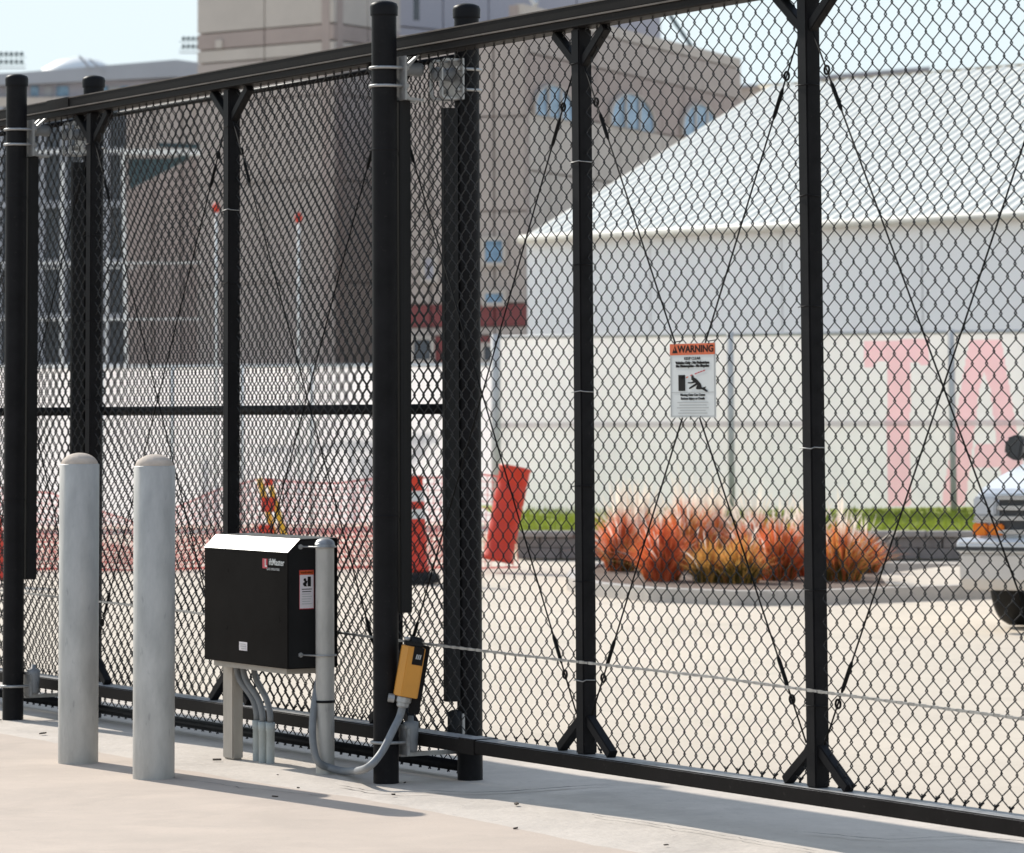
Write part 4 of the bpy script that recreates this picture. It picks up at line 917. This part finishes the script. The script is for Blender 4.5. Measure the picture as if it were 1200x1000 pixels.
# ---- white van heading to the left, cut off by the right edge
M['vanwhite'] = mat('white_van_paint', (0.76, 0.76, 0.77), 0.3, var=0.02, scale=1, coat=0.4)
M['chrome'] = mat('chrome', (0.62, 0.62, 0.62), 0.18, metal=0.9, var=0.03)
M['lens'] = mat('clear_lens', (0.55, 0.56, 0.58), 0.12, var=0.05)
M['amberlens'] = mat('amber_lens', (0.80, 0.20, 0.01), 0.25, var=0.05)
M['bumper'] = mat('bumper_grey', (0.62, 0.58, 0.54), 0.5, var=0.04)
M['bumper_top'] = mat('bright_bumper', (0.66, 0.66, 0.66), 0.3, metal=0.25, var=0.03)
M['darkplastic'] = mat('dark_plastic', (0.04, 0.042, 0.045), 0.5, var=0.2)
van_o = XY(1126, 24.5)
vh = Vector((-.46, -.888, 0)).normalized(); vl = Vector((-vh.y, vh.x, 0))
van = thing('van', van_o, 'white van with chrome grille and orange marker lamps at the right edge', 'van')
V_ = lambda x, y, z: van_o + vl * x - vh * y + ZV * z               # x across (0 at the visible corner), y back from the bumper, z up
WV = 1.86
def vbox(name, x0, x1, y0, y1, z0, z1, m, bev=.01, parent=None):
    b = MB(); b.box(V_((x0 + x1) / 2, (y0 + y1) / 2, (z0 + z1) / 2), vl * (x1 - x0) / 2, -vh * (y1 - y0) / 2, ZV * (z1 - z0) / 2); return link(name, b, M[m], parent or van, bevel=bev)
def vprism(name, prof, x0, x1, m, bev=.02, parent=None):
    b = MB(); b.prism([V_(x0, y, z) for y, z in prof], vl * (x1 - x0)); return link(name, b, M[m], parent or van, bevel=bev)
vprism('body', [(.10, .30), (.08, .55), (.085, .83), (.14, .885), (.45, .955), (1.02, 1.05), (1.10, .98), (1.9, .98), (5.1, .98), (5.12, .5), (5.08, .30)], .05, WV - .05, 'vanwhite', .035)
vprism('cabin', [(1.03, 1.0), (1.06, 1.055), (1.72, 1.74), (1.95, 1.82), (4.95, 1.82), (5.1, 1.0)], .10, WV - .10, 'vanwhite', .04)
b = MB(); b.prism([V_(.20, 1.125, 1.115), V_(WV - .20, 1.125, 1.115), V_(WV - .27, 1.66, 1.67), V_(.27, 1.66, 1.67)], (vh * .7 + ZV * .7) * .012); link('windshield', b, M['glass'], van)
b = MB(); b.tube([V_(.32, 1.11, 1.125), V_(.60, 1.13, 1.15), V_(.95, 1.20, 1.215)], .010, 6); link('wiper', b, M['darkplastic'], van)
for x0, x1, nm in ((.095, .099, 'side_window'), (WV - .099, WV - .095, 'side_window')):
    for y0, y1 in ((1.75, 2.5), (2.65, 3.6), (3.7, 4.75)): vbox(nm, x0, x1, y0, y1, 1.12, 1.62, 'darkglass', 0)
vprism('bumper', [(-.03, .48), (-.05, .50), (-.05, .545), (-.01, .575), (.14, .575), (.14, .48)], -.03, WV + .03, 'bumper_top', .012)
vprism('valance', [(.02, .25), (-.02, .32), (-.03, .478), (.16, .478), (.16, .25)], -.02, WV + .02, 'bumper', .012)
vbox('bumper_strip', -.035, WV + .035, -.056, -.048, .500, .522, 'darkplastic', .002)
gr = vbox('grille', .22, WV - .22, .065, .10, .60, .835, 'darkplastic', .006)
for z in (.615, .70, .765, .83): vbox('chrome_bar', .06 if .69 < z < .71 else .215, WV - (.06 if .69 < z < .71 else .215), .035, .066, z - .014, z + .014, 'chrome', .005, gr)
for i in range(12): vbox('grille_slat', .38 + .095 * i, .388 + .095 * i, .052, .064, .63, .82, 'darkplastic', 0, gr)
for sx0, sx1 in ((.055, .205), (WV - .205, WV - .055)):
    vbox('headlight', sx0, sx1, .040, .10, .715, .835, 'lens', .012); vbox('headlight_trim', sx0 - .01, sx1 + .01, .050, .10, .672, .684, 'chrome', .003)
    m_ = (sx0 + sx1) / 2; sx1 += .04 if sx0 < 1 else 0; sx0 -= .04 if sx0 > 1 else 0; m_ = (sx0 + sx1) / 2
    vbox('marker_lamp', sx0 - .005, m_ - .004, .036, .10, .590, .668, 'amberlens', .01); vbox('marker_lamp', m_ + .006, sx1 + .01, .036, .10, .592, .664, 'amberlens', .01)
for x0, s_ in ((.05, 1), (WV - .05 - .24, -1)):
    for yc in (.60, 4.1):
        b = MB(); c_ = V_(x0, yc, .325); R0 = .325
        b.lathe(c_, [(.17, 0), (.27, -.002), (.305, .012), (R0, .05), (R0, .19), (.305, .228), (.27, .242), (.17, .24)], axis=vl, n=36); ty = link('tyre', b, M['rubber'], van)
        b = MB(); b.lathe(c_, [(0, .02 if s_ > 0 else .22), (.10, .02 if s_ > 0 else .22), (.17, .005 if s_ > 0 else .235), (.175, .12), (0, .12)], axis=vl, n=24); link('rim', b, M['zinc'], ty)
for xm, s_ in ((-.13, 1), (WV + .13, -1)):
    b = MB(); b.prism([V_(xm + x * s_, 1.28, z) for x, z in ((-.06, 1.085), (.00, 1.05), (.055, 1.04), (.085, 1.20), (.02, 1.215), (-.045, 1.19))], -vh * .10); mi_ = link('mirror', b, M['darkplastic'], van, bevel=.018)
    b = MB(); b.bar(V_(xm + .06 * s_, 1.34, 1.07), V_(xm + .26 * s_, 1.40, 1.04), .05, .05); link('mirror_arm', b, M['darkplastic'], mi_)
